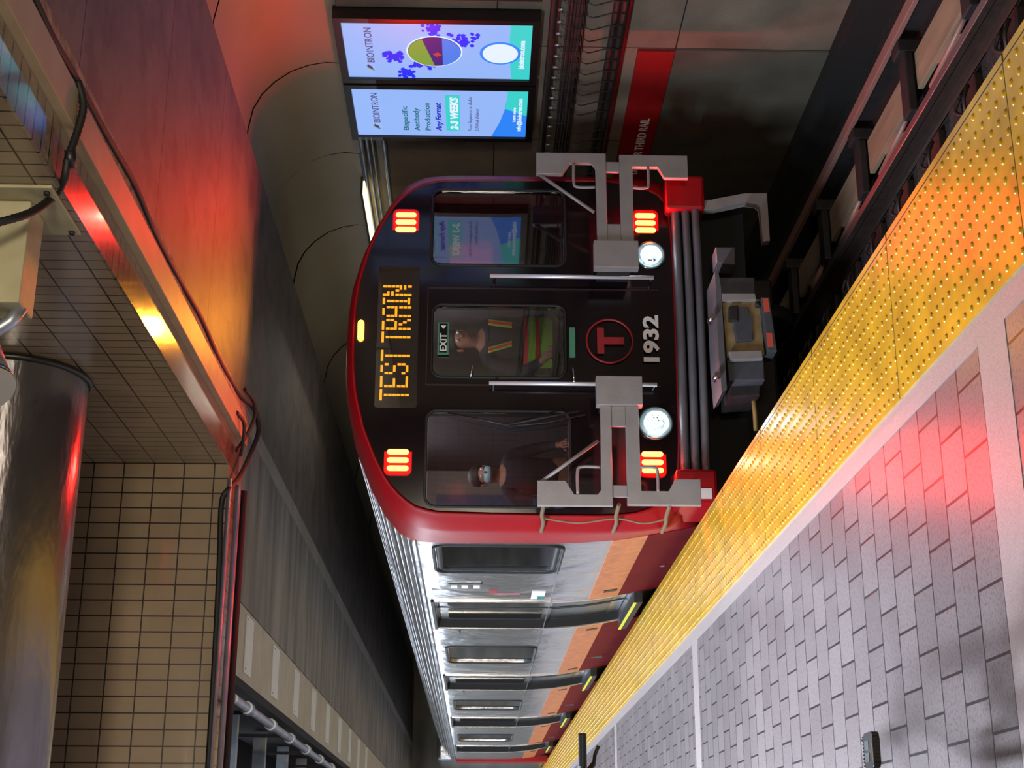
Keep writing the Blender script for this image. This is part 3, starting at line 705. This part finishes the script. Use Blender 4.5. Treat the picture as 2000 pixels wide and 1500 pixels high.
# wiper
wp = MB().tube([(XC-.64, 10.58, .93), (XC-.70, 10.57, 1.2), (XC-.76, 10.58, 1.5)], .009, 8).build('wiper_arm', M['iron'], TR)
MB().tube([(XC-.62, 10.6, 1.05), (XC-.76, 10.58, 1.5), (XC-.66, 10.6, 1.95)], .007, 8).build('wiper_blade', M['black'], wp)
MB().tube([(XC-.67, 10.58, .88), (XC-.745, 10.57, 1.2), (XC-.77, 10.58, 1.48)], .006, 8).build('wiper_link', M['iron'], wp)
MB().tube([(XC-.36, 10.62, 1.78), (XC-.27, 10.6, 1.765)], .008, 6).build('door_handle', M['chrome'], TR)
MB().tube([(XC-.42, 10.62, .965), (XC-.28, 10.6, .975)], .009, 6).build('door_handle', M['chrome'], TR)
# bumper: three rubber ribs
for k in range(3):
    z0 = .115-.078*k
    mb = MB(); rr = []
    for i in range(25):
        xx = -1.2+2.4*i/24; yy = fy(XC+xx)-.06-.02*k
        rr.append([(XC+xx, yy+a_, z0+b_) for a_, b_ in ((.0, -.03), (-.02, -.02), (-.025, 0), (-.02, .02), (0, .03), (.12, .03), (.12, -.03))])
    mb.ringloft(rr); mb.build('bumper_rib', M['bumper'], TR)
MB().box(XC-1.2, XC+1.2, 10.7, 10.9, -.08, .15).build('bumper_backing', M['black'], TR)
for (a, b) in ((1.09, 1.40), (-1.40, -1.10)):
    MB().box(XC+a, XC+b, 10.56, 11.1, -.12, .2, .03).build('corner_apron', M['red'], TR)
MB().box(XC-1.34, XC-1.26, 10.553, 10.56, -.07, .02).build('apron_label', M['plate'], TR)
# anti-climb gates (inter-car barriers)
def gate(sgn):
    g_ = bpy.data.objects.new('barrier_gate', None); COL.objects.link(g_); g_.parent = TR; g_.location = Vector((XC+sgn*1.1, 10.4, .8))-TW
    s_ = sgn; y0, y1 = 10.32, 10.37
    def pr(pts, name, m='silver', y=y0, d=.05, bev=.004): return MB().prism([(XC+s_*a_, y, b_) for a_, b_ in pts], (0, d, 0), bev).build(name, M[m], g_)
    pr([(1.46, 1.27), (1.46, .71), (.68, .71), (.68, .79), (1.34, .79), (1.38, .82), (1.38, 1.0), (1.27, 1.06), (1.27, 1.27)], 'upper_frame')
    pr([(1.45, .60), (1.45, .05), (1.25, .05), (1.25, .24), (1.35, .29), (1.35, .50), (.68, .50), (.68, .60)], 'lower_frame')
    pr([(.68, .47), (.68, .82), (.45, .82), (.45, .47)], 'hinge_block', y=y0-.03, d=.1)
    pr([(.84, .60), (.84, .71), (.68, .71), (.68, .60)], 'spacer', y=y0+.01, d=.03)
    pr([(1.39, .60), (1.39, .71), (1.3, .71), (1.3, .60)], 'spacer', y=y0+.01, d=.03)
    MB().tube([(XC+s_*1.28, 10.35, 1.25), (XC+s_*.95, 10.35, .81)], .014, 10).build('diagonal_brace', M['silver'], g_)
    MB().tube(spline([(XC+s_*1.37, 10.33, .97), (XC+s_*1.2, 10.33, .97), (XC+s_*1.16, 10.33, .94), (XC+s_*1.16, 10.33, .8)], 5), .012, 8).build('pull_handle', M['silver'], g_)
    MB().tube(spline([(XC+s_*1.35, 10.33, .37), (XC+s_*1.19, 10.33, .37), (XC+s_*1.16, 10.33, .4), (XC+s_*1.16, 10.33, .5)], 5), .012, 8).build('pull_handle', M['silver'], g_)
    MB().box(XC+s_*.56-.08, XC+s_*.56+.08, 10.39, 10.66, .52, .78).build('hinge_mount', M['iron'], g_)
    return g_
gate(1); gl = gate(-1)
for zz in (1.22, .66, .28):
    MB().tube(spline([(XC-1.44, 10.36, zz), (XC-1.49, 10.5, zz+.01), (XC-1.5, 10.7, zz-.01), (XC-1.53, 10.88, zz)], 5), .016, 8).build('bungee_strap', mat('strap_brown', (112, 92, 70), .8), gl)
MB().tube(spline([(XC-1.49, 10.6, 1.22), (XC-1.52, 10.62, .95), (XC-1.49, 10.6, .66), (XC-1.52, 10.62, .45), (XC-1.49, 10.6, .28)], 6), .008, 6).build('bungee_cord', mat('cord_tan', (120, 102, 78), .8), gl)

# coupler
CP = bpy.data.objects.new('coupler', None); COL.objects.link(CP); CP.parent = TR; CP.location = Vector((3.9, 10.2, -.25))-TW
def cq(pts, Y, d, name, m, bev=.004, par=None):
    return MB().prism([at(x, y, 'Y', Y) for x, y in pts], (0, d, 0), bev).build(name, M[m], par or CP)
cq([(1402, 541), (1474, 541), (1475, 578), (1406, 580)], 10.12, .35, 'side_block', 'gunmetal', .01)
cq([(1420, 702), (1492, 700), (1494, 742), (1424, 744)], 10.12, .35, 'side_block', 'gunmetal', .01)
cq([(1398, 482), (1436, 482), (1436, 516), (1400, 514)], 10.3, .2, 'small_block', 'bumper', .01)
cq([(1410, 584), (1484, 584), (1494, 694), (1420, 698)], 10.08, .3, 'coupler_face', 'khaki', .006)
cq([(1432, 600), (1462, 598), (1468, 622), (1472, 664), (1438, 668), (1430, 625)], 10.06, .05, 'coupler_hook', 'gunmetal', .012)
cq([(1424, 598), (1442, 595), (1443, 628), (1424, 626)], 10.045, .05, 'hook_cup', 'iron', .012)
cq([(1411, 573), (1475, 573), (1477, 585), (1411, 587)], 10.03, .06, 'clamp_bar', 'silver', .004)
cq([(1424, 686), (1488, 684), (1490, 700), (1428, 702)], 10.03, .06, 'clamp_bar', 'silver', .004)
cq([(1396, 530), (1402, 520), (1408, 560), (1420, 760), (1410, 768), (1404, 700)], 10.05, .4, 'top_plate', 'bumper', .003)
cq([(1487, 580), (1503, 580), (1518, 685), (1500, 686)], 10.0, .25, 'contact_box', 'gunmetal', .006)
MB().tube([at(1480, 590, 'Y', 10.06), at(1480, 600, 'Y', 10.06)], .02, 8).build('pin', M['iron'], CP)
lab = mat('coupler_label', (200, 82, 62), .5)
for pts in (((1490, 583), (1500, 582), (1504, 608), (1493, 610)), ((1497, 650), (1508, 650), (1511, 676), (1500, 678))):
    MB().prism([at(x, y, 'Y', 9.995) for x, y in pts], (0, .006, 0)).build('label_plate', lab, CP)
for x, y in ((1391, 617), (1402, 731)):
    c = at(x, y, 'Y', 10.0); MB().tube([c, c+Vector((0, .12, 0))], .024, 12).build('air_nozzle', M['chrome'], CP)
cq([(1424, 745), (1488, 742), (1484, 772), (1425, 776)], 10.25, .4, 'shadow_box', 'iron', .01)
MB().box(3.7, 4.15, 10.3, 11.6, -.32, -.14, .02).build('drawbar', M['iron'], CP)
MB().tube(spline([at(1470, 770, 'Y', 10.4), at(1474, 800, 'Y', 10.4), at(1476, 840, 'Y', 10.5)], 5), .018, 8).build('air_hose', mat('hose_yellow', (120, 96, 40), .6), CP)
# silver angled arm under right corner
AR = MB().prism([at(x, y, 'Y', 10.6) for x, y in ((1368, 391), (1390, 391), (1396, 388), (1455, 377), (1498, 377), (1504, 470), (1490, 472), (1485, 405), (1478, 398), (1455, 395), (1398, 408), (1368, 410))], (0, .08, 0), .003).build('step_arm', M['silver'], TR)
# underframe
MB().box(XC-1.3, XC+1.3, 10.95, 36, -.5, -.1).build('underframe', M['dark'], TR)
for yy in (13.2, 31.5):
    bg = MB().box(XC-1.1, XC+1.1, yy-1.2, yy+1.2, -.95, -.5, .03).build('bogie', M['iron'], TR)
    for xx in (-.75, .75):
        for dy in (-.95, .95):
            MB().tube([(XC+xx-.06, yy+dy, -.81), (XC+xx+.06, yy+dy, -.81)], .36, 28).build('wheel', M['iron'], bg)

# ---- side of the car
def sidex(z, off=0):
    pr = [(2.22, 1.49), (2.1, 1.5), (1.1, 1.5), (.9, 1.495), (.6, 1.47), (.35, 1.43), (.1, 1.38), (-.1, 1.34)]
    z = max(min(z, 2.22), -.1)
    for (za, xa), (zb, xb) in zip(pr, pr[1:]):
        if z <= za and z >= zb: return XC-(xa+(xb-xa)*(za-z)/(za-zb))-off
    return XC-1.5-off
def patch(name, ya, yb, z0, z1, off, th, m, par, skew=0, n=14):
    mb = MB(); rr = []
    for i in range(n+1):
        z = z0+(z1-z0)*i/n; X0 = sidex(z, off)
        rr.append([(X0, ya, z), (X0, yb, z), (X0+th, yb, z), (X0+th, ya, z)])
    vr = mb.ringloft(rr, smooth=False); mb.bm.faces.new(vr[0]); mb.bm.faces.new(vr[-1]); return mb.build(name, m, par)
# door positions
DOORS = [(14.15, 15.75), (19.85, 21.45), (25.6, 27.2), (31.6, 33.2)]
segs = []; prev = 11.42
for a, b in DOORS+[(36.2, 36.2)]:
    segs.append((prev, a-.05)); prev = b+.05
for i, (a, b) in enumerate(segs):
    mb = MB(); rows = [(.95, .3), (.62, .3)]
    patch('orange_band', a, b, .32, .61, .010, .012, M['orange'], TR)
    patch('red_skirt', a, b, -.25, .32, .012, .014, M['darkred'], TR)
    for yy, zz in ((b-.4, .42), (a+.25, .42)):
        if yy-a > .1 and not (i == 0 and yy < 12):
            patch('vent_slot', yy, yy+.1, zz-.06, zz+.07, .016, .012, M['black'], TR, n=2)
MB().box(XC-1.55, XC-1.40, 35.5, 36.1, .0, 2.2).build('end_stripe', M['red'], TR)
# gutter and roof ribs
MB().box(XC-1.515, XC-1.48, 11.42, 36.1, 2.215, 2.245, .004).build('gutter', M['steel'], TR)
MB().box(XC-1.508, XC-1.495, 12.7, 36.1, .985, .995).build('side_seam', M['chrome'], TR)
for k, (a_, b_) in enumerate(((1.475, 2.275), (1.44, 2.33), (1.38, 2.385), (1.30, 2.455), (1.2, 2.51), (1.09, 2.575), (.96, 2.63), (.8, 2.695))):
    MB().tube([(XC-a_, 11.43, b_), (XC-a_, 36.1, b_)], .013, 8).build('roof_rib', M['steel'], TR)
for a, b in WINS:
    MB().tube([(XC-1.502, p, q_) for p, q_ in rrect(a-.02, b+.02, 1.0, 2.08, .12)], .015, 8, closed=True).build('window_frame', M['rubber'], TR)
    if a < 12: MB().tube([(XC-1.468, p, q_) for p, q_ in rrect(a+.02, b-.02, 1.04, 2.04, .09)], .032, 8, closed=True).build('window_gasket', M['rubber'], TR)
    if a > 12:
        ds = MB().box(XC-1.42, XC-.85, b+.08, b+.11, .1, 2.1).build('draught_screen', M['cabgrey'], TR)
        MB().box(XC-1.40, XC-.95, b+.06, b+.08, 1.72, 2.02).build('poster', emit('glowing_poster', {17.15: (232, 92, 44), 22.85: (196, 170, 110), 28.8: (206, 120, 84)}.get(a, (200, 120, 80)), 1.2), ds)  # poster print emits so it shows through the window, not a lamp
    MB().prism([(XC-1.48, p, q_) for p, q_ in rrect(a+.004, b-.004, 1.024, 2.056, .096)], (.006, 0, 0)).build('side_window', M['glass_side'], TR)
for a, b in DOORS:
    d = patch('door', a-.02, b+.02, .15, 2.15, -.085, .025, M['steel'], TR)
    mid = (a+b)/2
    for (p0, p1) in ((a+.12, mid-.07), (mid+.07, b-.12)):
        MB().prism([(XC-1.419, p, q_) for p, q_ in rrect(p0, p1, 1.02, 2.02, .08)], (.006, 0, 0)).build('door_glass', M['doorglass'], d)
        patch('door_panel', p0, p1, .3, .93, -.08, .01, M['door_dark'], d)
    patch('door_seal', mid-.02, mid+.02, .16, 2.13, -.078, .02, M['rubber'], d)
    for yy in (a, b-.012): patch('door_reveal', yy, yy+.012, .15, 2.14, .0, .09, M['rubber'], TR)
    for yy, w_ in ((a-.05, .05), (b, .05)):
        patch('door_jamb', yy, yy+w_, .14, 2.16, .012, .02, M['chrome'], TR)
    MB().box(XC-1.515, XC-1.49, a-.05, b+.05, 2.14, 2.175, .004).build('door_header', M['rubber'], TR)
    th = MB().box(XC-1.50, XC-1.35, a-.03, b+.03, .07, .155, .004).build('threshold', M['iron'], TR)
    MB().box(XC-1.508, XC-1.498, a-.02, b+.02, .13, .158).build('threshold_edge', mat('threshold_yellow', (214, 214, 60), .5), th)
    for q_ in (0,): MB().box(XC-1.512, XC-1.495, b+.18, b+.48, 1.9, 1.915).build('grab_slot', M['black'], TR)
# small labels and crew controls by the first door
MB().box(XC-1.508, XC-1.5, 13.13, 13.45, 1.68, 1.99, .003).build('crew_switch_cover', M['steel'], TR)
MB().box(XC-1.514, XC-1.506, 13.14, 13.17, 1.66, 1.98).build('switch_edge', M['black'], TR)
for zz in (1.72, 1.83, 1.93): MB().box(XC-1.512, XC-1.507, 13.25, 13.38, zz-.03, zz+.03).build('switch', M['white'], TR)
MB().box(XC-1.504, XC-1.5, 13.5, 13.75, 2.04, 2.15).build('notice', M['white'], TR)
MB().box(XC-1.504, XC-1.5, 13.5, 13.68, 1.52, 1.6).build('red_sticker', M['tred'], TR)
MB().box(XC-1.504, XC-1.5, 13.68, 13.72, 1.30, 1.55).build('red_sticker', mat('sticker_pink', (190, 110, 118), .5), TR)
MB().box(XC-1.504, XC-1.5, 13.55, 13.95, 1.06, 1.19).build('notice', M['white'], TR)
MB().box(XC-1.506, XC-1.502, 13.8, 13.95, 1.06, 1.13).build('notice_patch', mat('sticker_green', (40, 120, 110), .5), TR)
# second car hint
MB().box(XC-1.45, XC+1.45, 36.5, 40.9, -.1, 2.7, .1).build('second_car', M['steel'], TR)
# interior
it = MB().box(XC-1.28, XC+1.28, 11.0, 36, -.02, .02).build('interior_floor', M['cabgrey'], TR)
MB().box(XC-.2, XC+1.38, 12.9, 12.95, 0, 2.25).build('cab_partition', M['cabgrey'], TR)
MB().box(XC-1.38, XC-.5, 12.9, 12.95, 0, 2.25).build('cab_partition', mat('cab_tan', (120, 112, 104), .6), TR)
MB().box(XC+.36, XC+.40, 11.0, 12.9, 0, 2.6).build('cab_side_partition', M['cabgrey'], TR)
MB().box(XC-.5, XC-.44, 11.2, 12.9, 0, 2.6).build('cab_side_partition', mat('cab_dark', (44, 42, 46), .7), TR)
MB().box(XC-1.38, XC-.6, 10.8, 11.05, .1, 1.0, .03).build('driver_console', M['black'], TR)
MB().box(XC+.6, XC+1.38, 10.8, 11.05, .1, 1.0, .03).build('cab_console', M['black'], TR)
MB().box(XC-1.1, XC-.75, 12.82, 12.9, 1.0, 2.1).build('cab_locker', mat('locker_blue', (60, 66, 92), .6), TR)
MB().box(XC+.75, XC+1.05, 12.75, 12.9, .9, 1.9).build('cab_locker', mat('locker_grey', (84, 86, 100), .6), TR)
MB().box(XC-1.0, XC-.8, 12.0, 12.7, 2.5, 2.53).build('cab_lamp', M['cablight'], TR)
MB().box(XC-.25, XC+.25, 13.2, 35.8, 2.55, 2.58).build('saloon_lamp', M['cablight'], TR)
for k in range(10):
    yy = 16.3+1.9*k; 
    if k % 3 != 2: MB().box(XC+.85, XC+1.38, yy, yy+1.6, .4, 1.0, .05).build('seat', mat('seat_grey', (120, 120, 118), .6), TR)
for (yy, zz, c_) in ((18.0, 1.75, (225, 84, 34)), (17.2, 1.75, (235, 150, 110)), (23.6, 1.8, (210, 190, 90)), (29.4, 1.8, (214, 120, 80)), (12.3, 1.6, (150, 20, 30))):
    MB().box(XC+1.33, XC+1.36, yy, yy+.7, zz, zz+.4).build('poster', emit('glowing_poster', c_, 1.3), TR)  # brightness put into the posters as emission, no lamp behind them
MB().tube([(XC-.5, 17.0, 1.4), (XC-.5, 17.0, 2.6)], .018, 8).build('pole', M['chrome'], TR)
area('cab_fill_light', (XC-.9, 11.9, 2.4), (0, 0, 0), .3, .3, 14, (1, .95, .9))
area('cab_fill_light', (XC+.0, 10.85, 2.15), (math.radians(38), 0, 0), .4, .1, 3.5, (1, .95, .9))  # added light without a fixture, brightens the worker's vest from the front
area('cab_fill_light', (XC-1.0, 10.9, 2.25), (math.radians(42), 0, 0), .4, .1, 12, (1, .95, .9))  # added light without a fixture, facing the driver

# ================================================================== PEOPLE
def skin_body(name, joints, edges, m, parent, sub=2):
    me = bpy.data.meshes.new(name); keys = list(joints); pl = wloc(parent)
    me.from_pydata([Vector(joints[k][0])-pl for k in keys], [(keys.index(a), keys.index(b)) for a, b in edges], [])
    o = bpy.data.objects.new(name, me); COL.objects.link(o); o.parent = parent
    s_ = o.modifiers.new('s', 'SKIN'); s_.use_smooth_shade = True
    for i, k in enumerate(keys):
        r = joints[k][1]; r = r if isinstance(r, tuple) else (r, r)
        me.skin_vertices[0].data[i].radius = r; me.skin_vertices[0].data[i].use_root = (i == 0)
    u = o.modifiers.new('u', 'SUBSURF'); u.levels = sub; u.render_levels = sub
    bpy.context.view_layer.update(); dg = bpy.context.evaluated_depsgraph_get()
    m2 = bpy.data.meshes.new_from_object(o.evaluated_get(dg)); o.modifiers.clear(); o.data = m2; m2.materials.clear(); m2.materials.append(m); return o
def person(x, y, z0, label, H=1.75, pose='stand', vest=False, face_mask=False):
    """faces -Y"""
    t = thing('person', label, 'person', (x, y, z0)); s_ = H/1.75
    def P(a, b, c): return (x+a*s_, y+b*s_, z0+c*s_)
    J = {'pelvis': (P(0, 0, .95), (.15, .11)), 'waist': (P(0, 0, 1.1), (.14, .1)), 'chest': (P(0, 0, 1.3), (.17, .115)), 'neck0': (P(0, .01, 1.45), (.09, .07)), 'neck': (P(0, -.0, 1.5), .052), 'head0': (P(0, -.01, 1.57), (.07, .085)), 'head': (P(0, -.01, 1.65), (.078, .095)), 'top': (P(0, 0, 1.71), (.06, .075))}
    E_ = [('pelvis', 'waist'), ('waist', 'chest'), ('chest', 'neck0'), ('neck0', 'neck'), ('neck', 'head0'), ('head0', 'head'), ('head', 'top')]
    for sg, n in ((-1, 'l'), (1, 'r')):
        if pose == 'sit':
            J.update({'hip'+n: (P(sg*.1, 0, .9), .085), 'knee'+n: (P(sg*.13, -.42, .9), .06), 'ank'+n: (P(sg*.13, -.4, .48), .045), 'toe'+n: (P(sg*.14, -.55, .44), .04)})
        else:
            J.update({'hip'+n: (P(sg*.1, 0, .86), .09), 'knee'+n: (P(sg*.11, -.02, .48), .06), 'ank'+n: (P(sg*.11, .01, .09), .045), 'toe'+n: (P(sg*.12, -.14, .04), .04)})
        J.update({'sh'+n: (P(sg*.18, .01, 1.41), .06), 'el'+n: (P(sg*.25, -.02 if pose != 'sit' else -.1, 1.13), .045), 'wr'+n: (P(sg*.22, -.2 if pose != 'sit' else -.33, 1.0 if pose != 'sit' else 1.08), .03), 'palm'+n: (P(sg*.2, -.27 if pose != 'sit' else -.42, .97 if pose != 'sit' else 1.06), (.04, .018))})
        E_ += [('pelvis', 'hip'+n), ('hip'+n, 'knee'+n), ('knee'+n, 'ank'+n), ('ank'+n, 'toe'+n), ('neck0', 'sh'+n), ('sh'+n, 'el'+n), ('el'+n, 'wr'+n), ('wr'+n, 'palm'+n)]
        pc = Vector(J['palm'+n][0])
        for f_ in range(5):
            dx = (f_-1.5)*.02*sg if f_ < 4 else -.045*sg; L = (.075, .085, .08, .06, .05)[f_]
            b0 = pc+Vector((dx, -.01, 0)); b1 = pc+Vector((dx*1.1, -.01-L*.55, -.01)); b2 = pc+Vector((dx*1.1, -.01-L*.8, -.035))
            if f_ == 4: b0 = pc+Vector((-.02*sg, .02, 0)); b1 = pc+Vector((-.05*sg, -.01, -.01)); b2 = pc+Vector((-.055*sg, -.04, -.02))
            J['f%d0'%f_+n] = (tuple(b0), .009); J['f%d1'%f_+n] = (tuple(b1), .0085); J['f%d2'%f_+n] = (tuple(b2), .0075)
            E_ += [('palm'+n, 'f%d0'%f_+n), ('f%d0'%f_+n, 'f%d1'%f_+n), ('f%d1'%f_+n, 'f%d2'%f_+n)]
    b = skin_body('body', J, E_, M['skin'], t)
    # clothing shells
    CJ = {k: (v[0], tuple(r_*1.13 for r_ in (v[1] if isinstance(v[1], tuple) else (v[1], v[1])))) for k, v in J.items() if k in ('pelvis', 'waist', 'chest', 'neck0', 'shl', 'shr', 'ell', 'elr', 'wrl', 'wrr')}
    skin_body('jacket', CJ, [e for e in E_ if e[0] in CJ and e[1] in CJ], M['cloth'], t)
    CJ = {k: (v[0], tuple(r_*1.15 for r_ in (v[1] if isinstance(v[1], tuple) else (v[1], v[1])))) for k, v in J.items() if k in ('pelvis', 'hipl', 'hipr', 'kneel', 'kneer', 'ankl', 'ankr')}
    skin_body('trousers', CJ, [e for e in E_ if e[0] in CJ and e[1] in CJ], M['hair'], t)
    for sg in (-1, 1):
        MB().ball(P(sg*.033, -.1, 1.655), .012*s_, 10, 8).build('eye', M['white'], t); MB().ball(P(sg*.033, -.1105, 1.655), .005*s_, 8, 6).build('pupil', M['black'], t)
        MB().ball(P(sg*.083, .0, 1.63), .028*s_, 10, 8, .35, .7, 1.1).build('ear', M['skin'], t)
    MB().ball(P(0, -.108, 1.625), .016*s_, 10, 8, .8, 1.1, 1.3).build('nose', M['skin'], t)
    MB().ball(P(0, -.1, 1.583), .022*s_, 10, 6, 1.1, .4, .3).build('mouth', mat('lips', (120, 70, 64), .6), t)
    mb = MB(); mb.ball(P(0, .018, 1.69), .1*s_, 24, 14, .92, 1.05, .82); bmesh.ops.bisect_plane(mb.bm, geom=list(mb.bm.verts)+list(mb.bm.edges)+list(mb.bm.faces), plane_co=P(0, -.05, 1.665), plane_no=(0, -.55, -1), clear_outer=True)
    mb.build('hair', M['hair'], t)
    if face_mask:
        mb = MB(); mb.ball(P(0, -.045, 1.6), .075*s_, 20, 12, .98, .95, .72); mb.build('face_mask', M['facemask'], t)
    if vest:
        def band(z0_, z1_, m_, k, sx=1.3):
            mb = MB(); rr = []
            for zz in (z0_, (z0_+z1_)/2, z1_): rr.append([P(.2*k*math.cos(2*PI*i/32), .15*k*math.sin(2*PI*i/32), zz) for i in range(32)])
            mb.ringloft(rr); return mb.build(m_[1], M[m_[0]], t)
        band(.93, 1.14, ('lime', 'safety_vest'), 1.06)
        band(1.03, 1.06, ('redtape', 'vest_stripe'), 1.09); band(1.12, 1.15, ('redtape', 'vest_stripe'), 1.09)
        for sg in (-1, 1):
            for wd, m_, o_ in ((.045, 'lime', 0), (.022, 'redtape', .006)):
                mb = MB(); mb.prism([P(sg*(.075-wd/2), -.155-o_, 1.24), P(sg*(.075+wd/2), -.155-o_, 1.24), P(sg*(.115+wd/2), -.11-o_, 1.42), P(sg*(.115-wd/2), -.11-o_, 1.42)][::1], (0, .008, 0)); mb.build('vest_strap', M[m_], t)
    return t
person(XC-.92, 11.5, .06, 'driver in dark jacket and light blue face mask behind the left windscreen', 1.72, 'stand', face_mask=True)
person(XC+.18, 11.25, .1, 'worker in lime and red reflective vest behind the end door window', 1.9, 'stand', vest=True)

# ================================================================== BICYCLE at the frame's edge
t = thing('bicycle', 'black bicycle at the platform with only one grip and pedal in view', 'bicycle', (.2, 5.3, 0))
gx, gy, gz = .2, 6.0, 1.27
MB().tube([(gx-.33, gy, gz-.01), (gx-.2, gy, gz), (gx, gy+.02, gz), (gx+.2, gy, gz), (gx+.325, gy, gz-.0)], .011, 10).build('handlebar', M['black'], t)
for s_ in (-1, 1):
    e1 = Vector((gx+s_*.33, gy, gz)); e0 = Vector((gx+s_*.195, gy, gz+.0))
    rr = [e0+(e1-e0)*k/24 for k in range(25)]
    MB().tube(rr, [.0165+.0006*(k % 2) for k in range(25)], 16).build('grip', mat('grip_rubber', (24, 26, 34), .5), t)
    MB().tube(spline([(gx+s_*.17, gy+.01, gz-.01), (gx+s_*.21, gy+.03, gz-.045), (gx+s_*.25, gy+.05, gz-.055), (gx+s_*.285, gy+.045, gz-.07)], 5), [.012]*6+[.008]*10, 8).build('brake_lever', M['black'], t)
    MB().box(gx+s_*.165-.02, gx+s_*.165+.02, gy-.02, gy+.03, gz-.035, gz+.015, .006).build('lever_clamp', M['black'], t)
BB = Vector((.2, 5.15, .34)); ax_f = Vector((.2, 6.2, .34)); ax_r = Vector((.2, 4.75, .34))
mb = MB(); H1 = Vector((.2, 5.98, .95)); H0 = Vector((.2, 6.02, .78)); ST = Vector((.2, 5.0, .85))
for a, b in ((BB, H0), (BB, ST), (ST, H1), (BB, ax_r), (ST, ax_r), (H0, H1)): mb.tube([a, b], .018, 10)
mb.build('frame', M['black'], t)
MB().tube([H1, (.2, 5.99, 1.15), (gx, gy+.02, gz)], .015, 10).build('stem', M['black'], t)
MB().tube([H0, (.26, 6.1, .7), (.26, 6.2, .34)], .013, 8).build('fork', M['black'], t)
for c in (ax_f, ax_r):
    wh = MB().tube([c+Vector((0, .32*math.cos(2*PI*k/40), .32*math.sin(2*PI*k/40))) for k in range(40)], .02, 8, closed=True).build('tire', M['rubber'], t)
    mb = MB()
    for k in range(16): mb.tube([c, c+Vector((0, .31*math.cos(2*PI*k/16), .31*math.sin(2*PI*k/16)))], .0015, 4)
    mb.build('spokes', M['galv'], wh)
MB().tube([BB, (.02, 5.2, .0)], .01, 8).build('kickstand', M['black'], t)
MB().box(.13, .27, 4.86, 5.12, .95, 1.0, .02).build('saddle', M['black'], t); MB().tube([ST, (.2, 4.98, .96)], .013, 8).build('seat_post', M['black'], t)
cr = MB().tube([(.27, 5.15, .34), (.275, 5.02, .35)], .012, 8).build('crank', M['black'], t)
pc = (at(1703, 1466, 'Z', .36)); 
mb = MB(); X0, Y0, Z0 = pc.x, pc.y, pc.z
pd = MB()
pd.prism([(X0+a_, Y0+b_, Z0-.012) for a_, b_ in rrect(-.06, .06, -.062, .062, .02)], (0, 0, .024), .003)
for k in range(9):
    for s_ in (-1, 1): pd.box(X0-.05+.012*k, X0-.045+.012*k, Y0+s_*.063-.003, Y0+s_*.063+.003, Z0-.01, Z0+.014)
po = pd.build('pedal', M['black'], t)
for a_, b_ in ((-.022, .012), (.018, .012)):
    MB().box(X0+a_-.015, X0+a_+.015, Y0+b_-.02, Y0+b_+.03, Z0+.012, Z0+.0135).build('pedal_recess', mat('recess_grey', (70, 74, 78), .5), po)
MB().box(X0-.04, X0+.02, Y0-.06, Y0-.05, Z0+.0, Z0+.0135).build('amber_reflector', mat('amber_dark', (120, 90, 40), .4), po)
MB().tube([(X0-.04, Y0, Z0), (.28, Y0-.02, .35)], .009, 8).build('spindle', M['iron'], po)
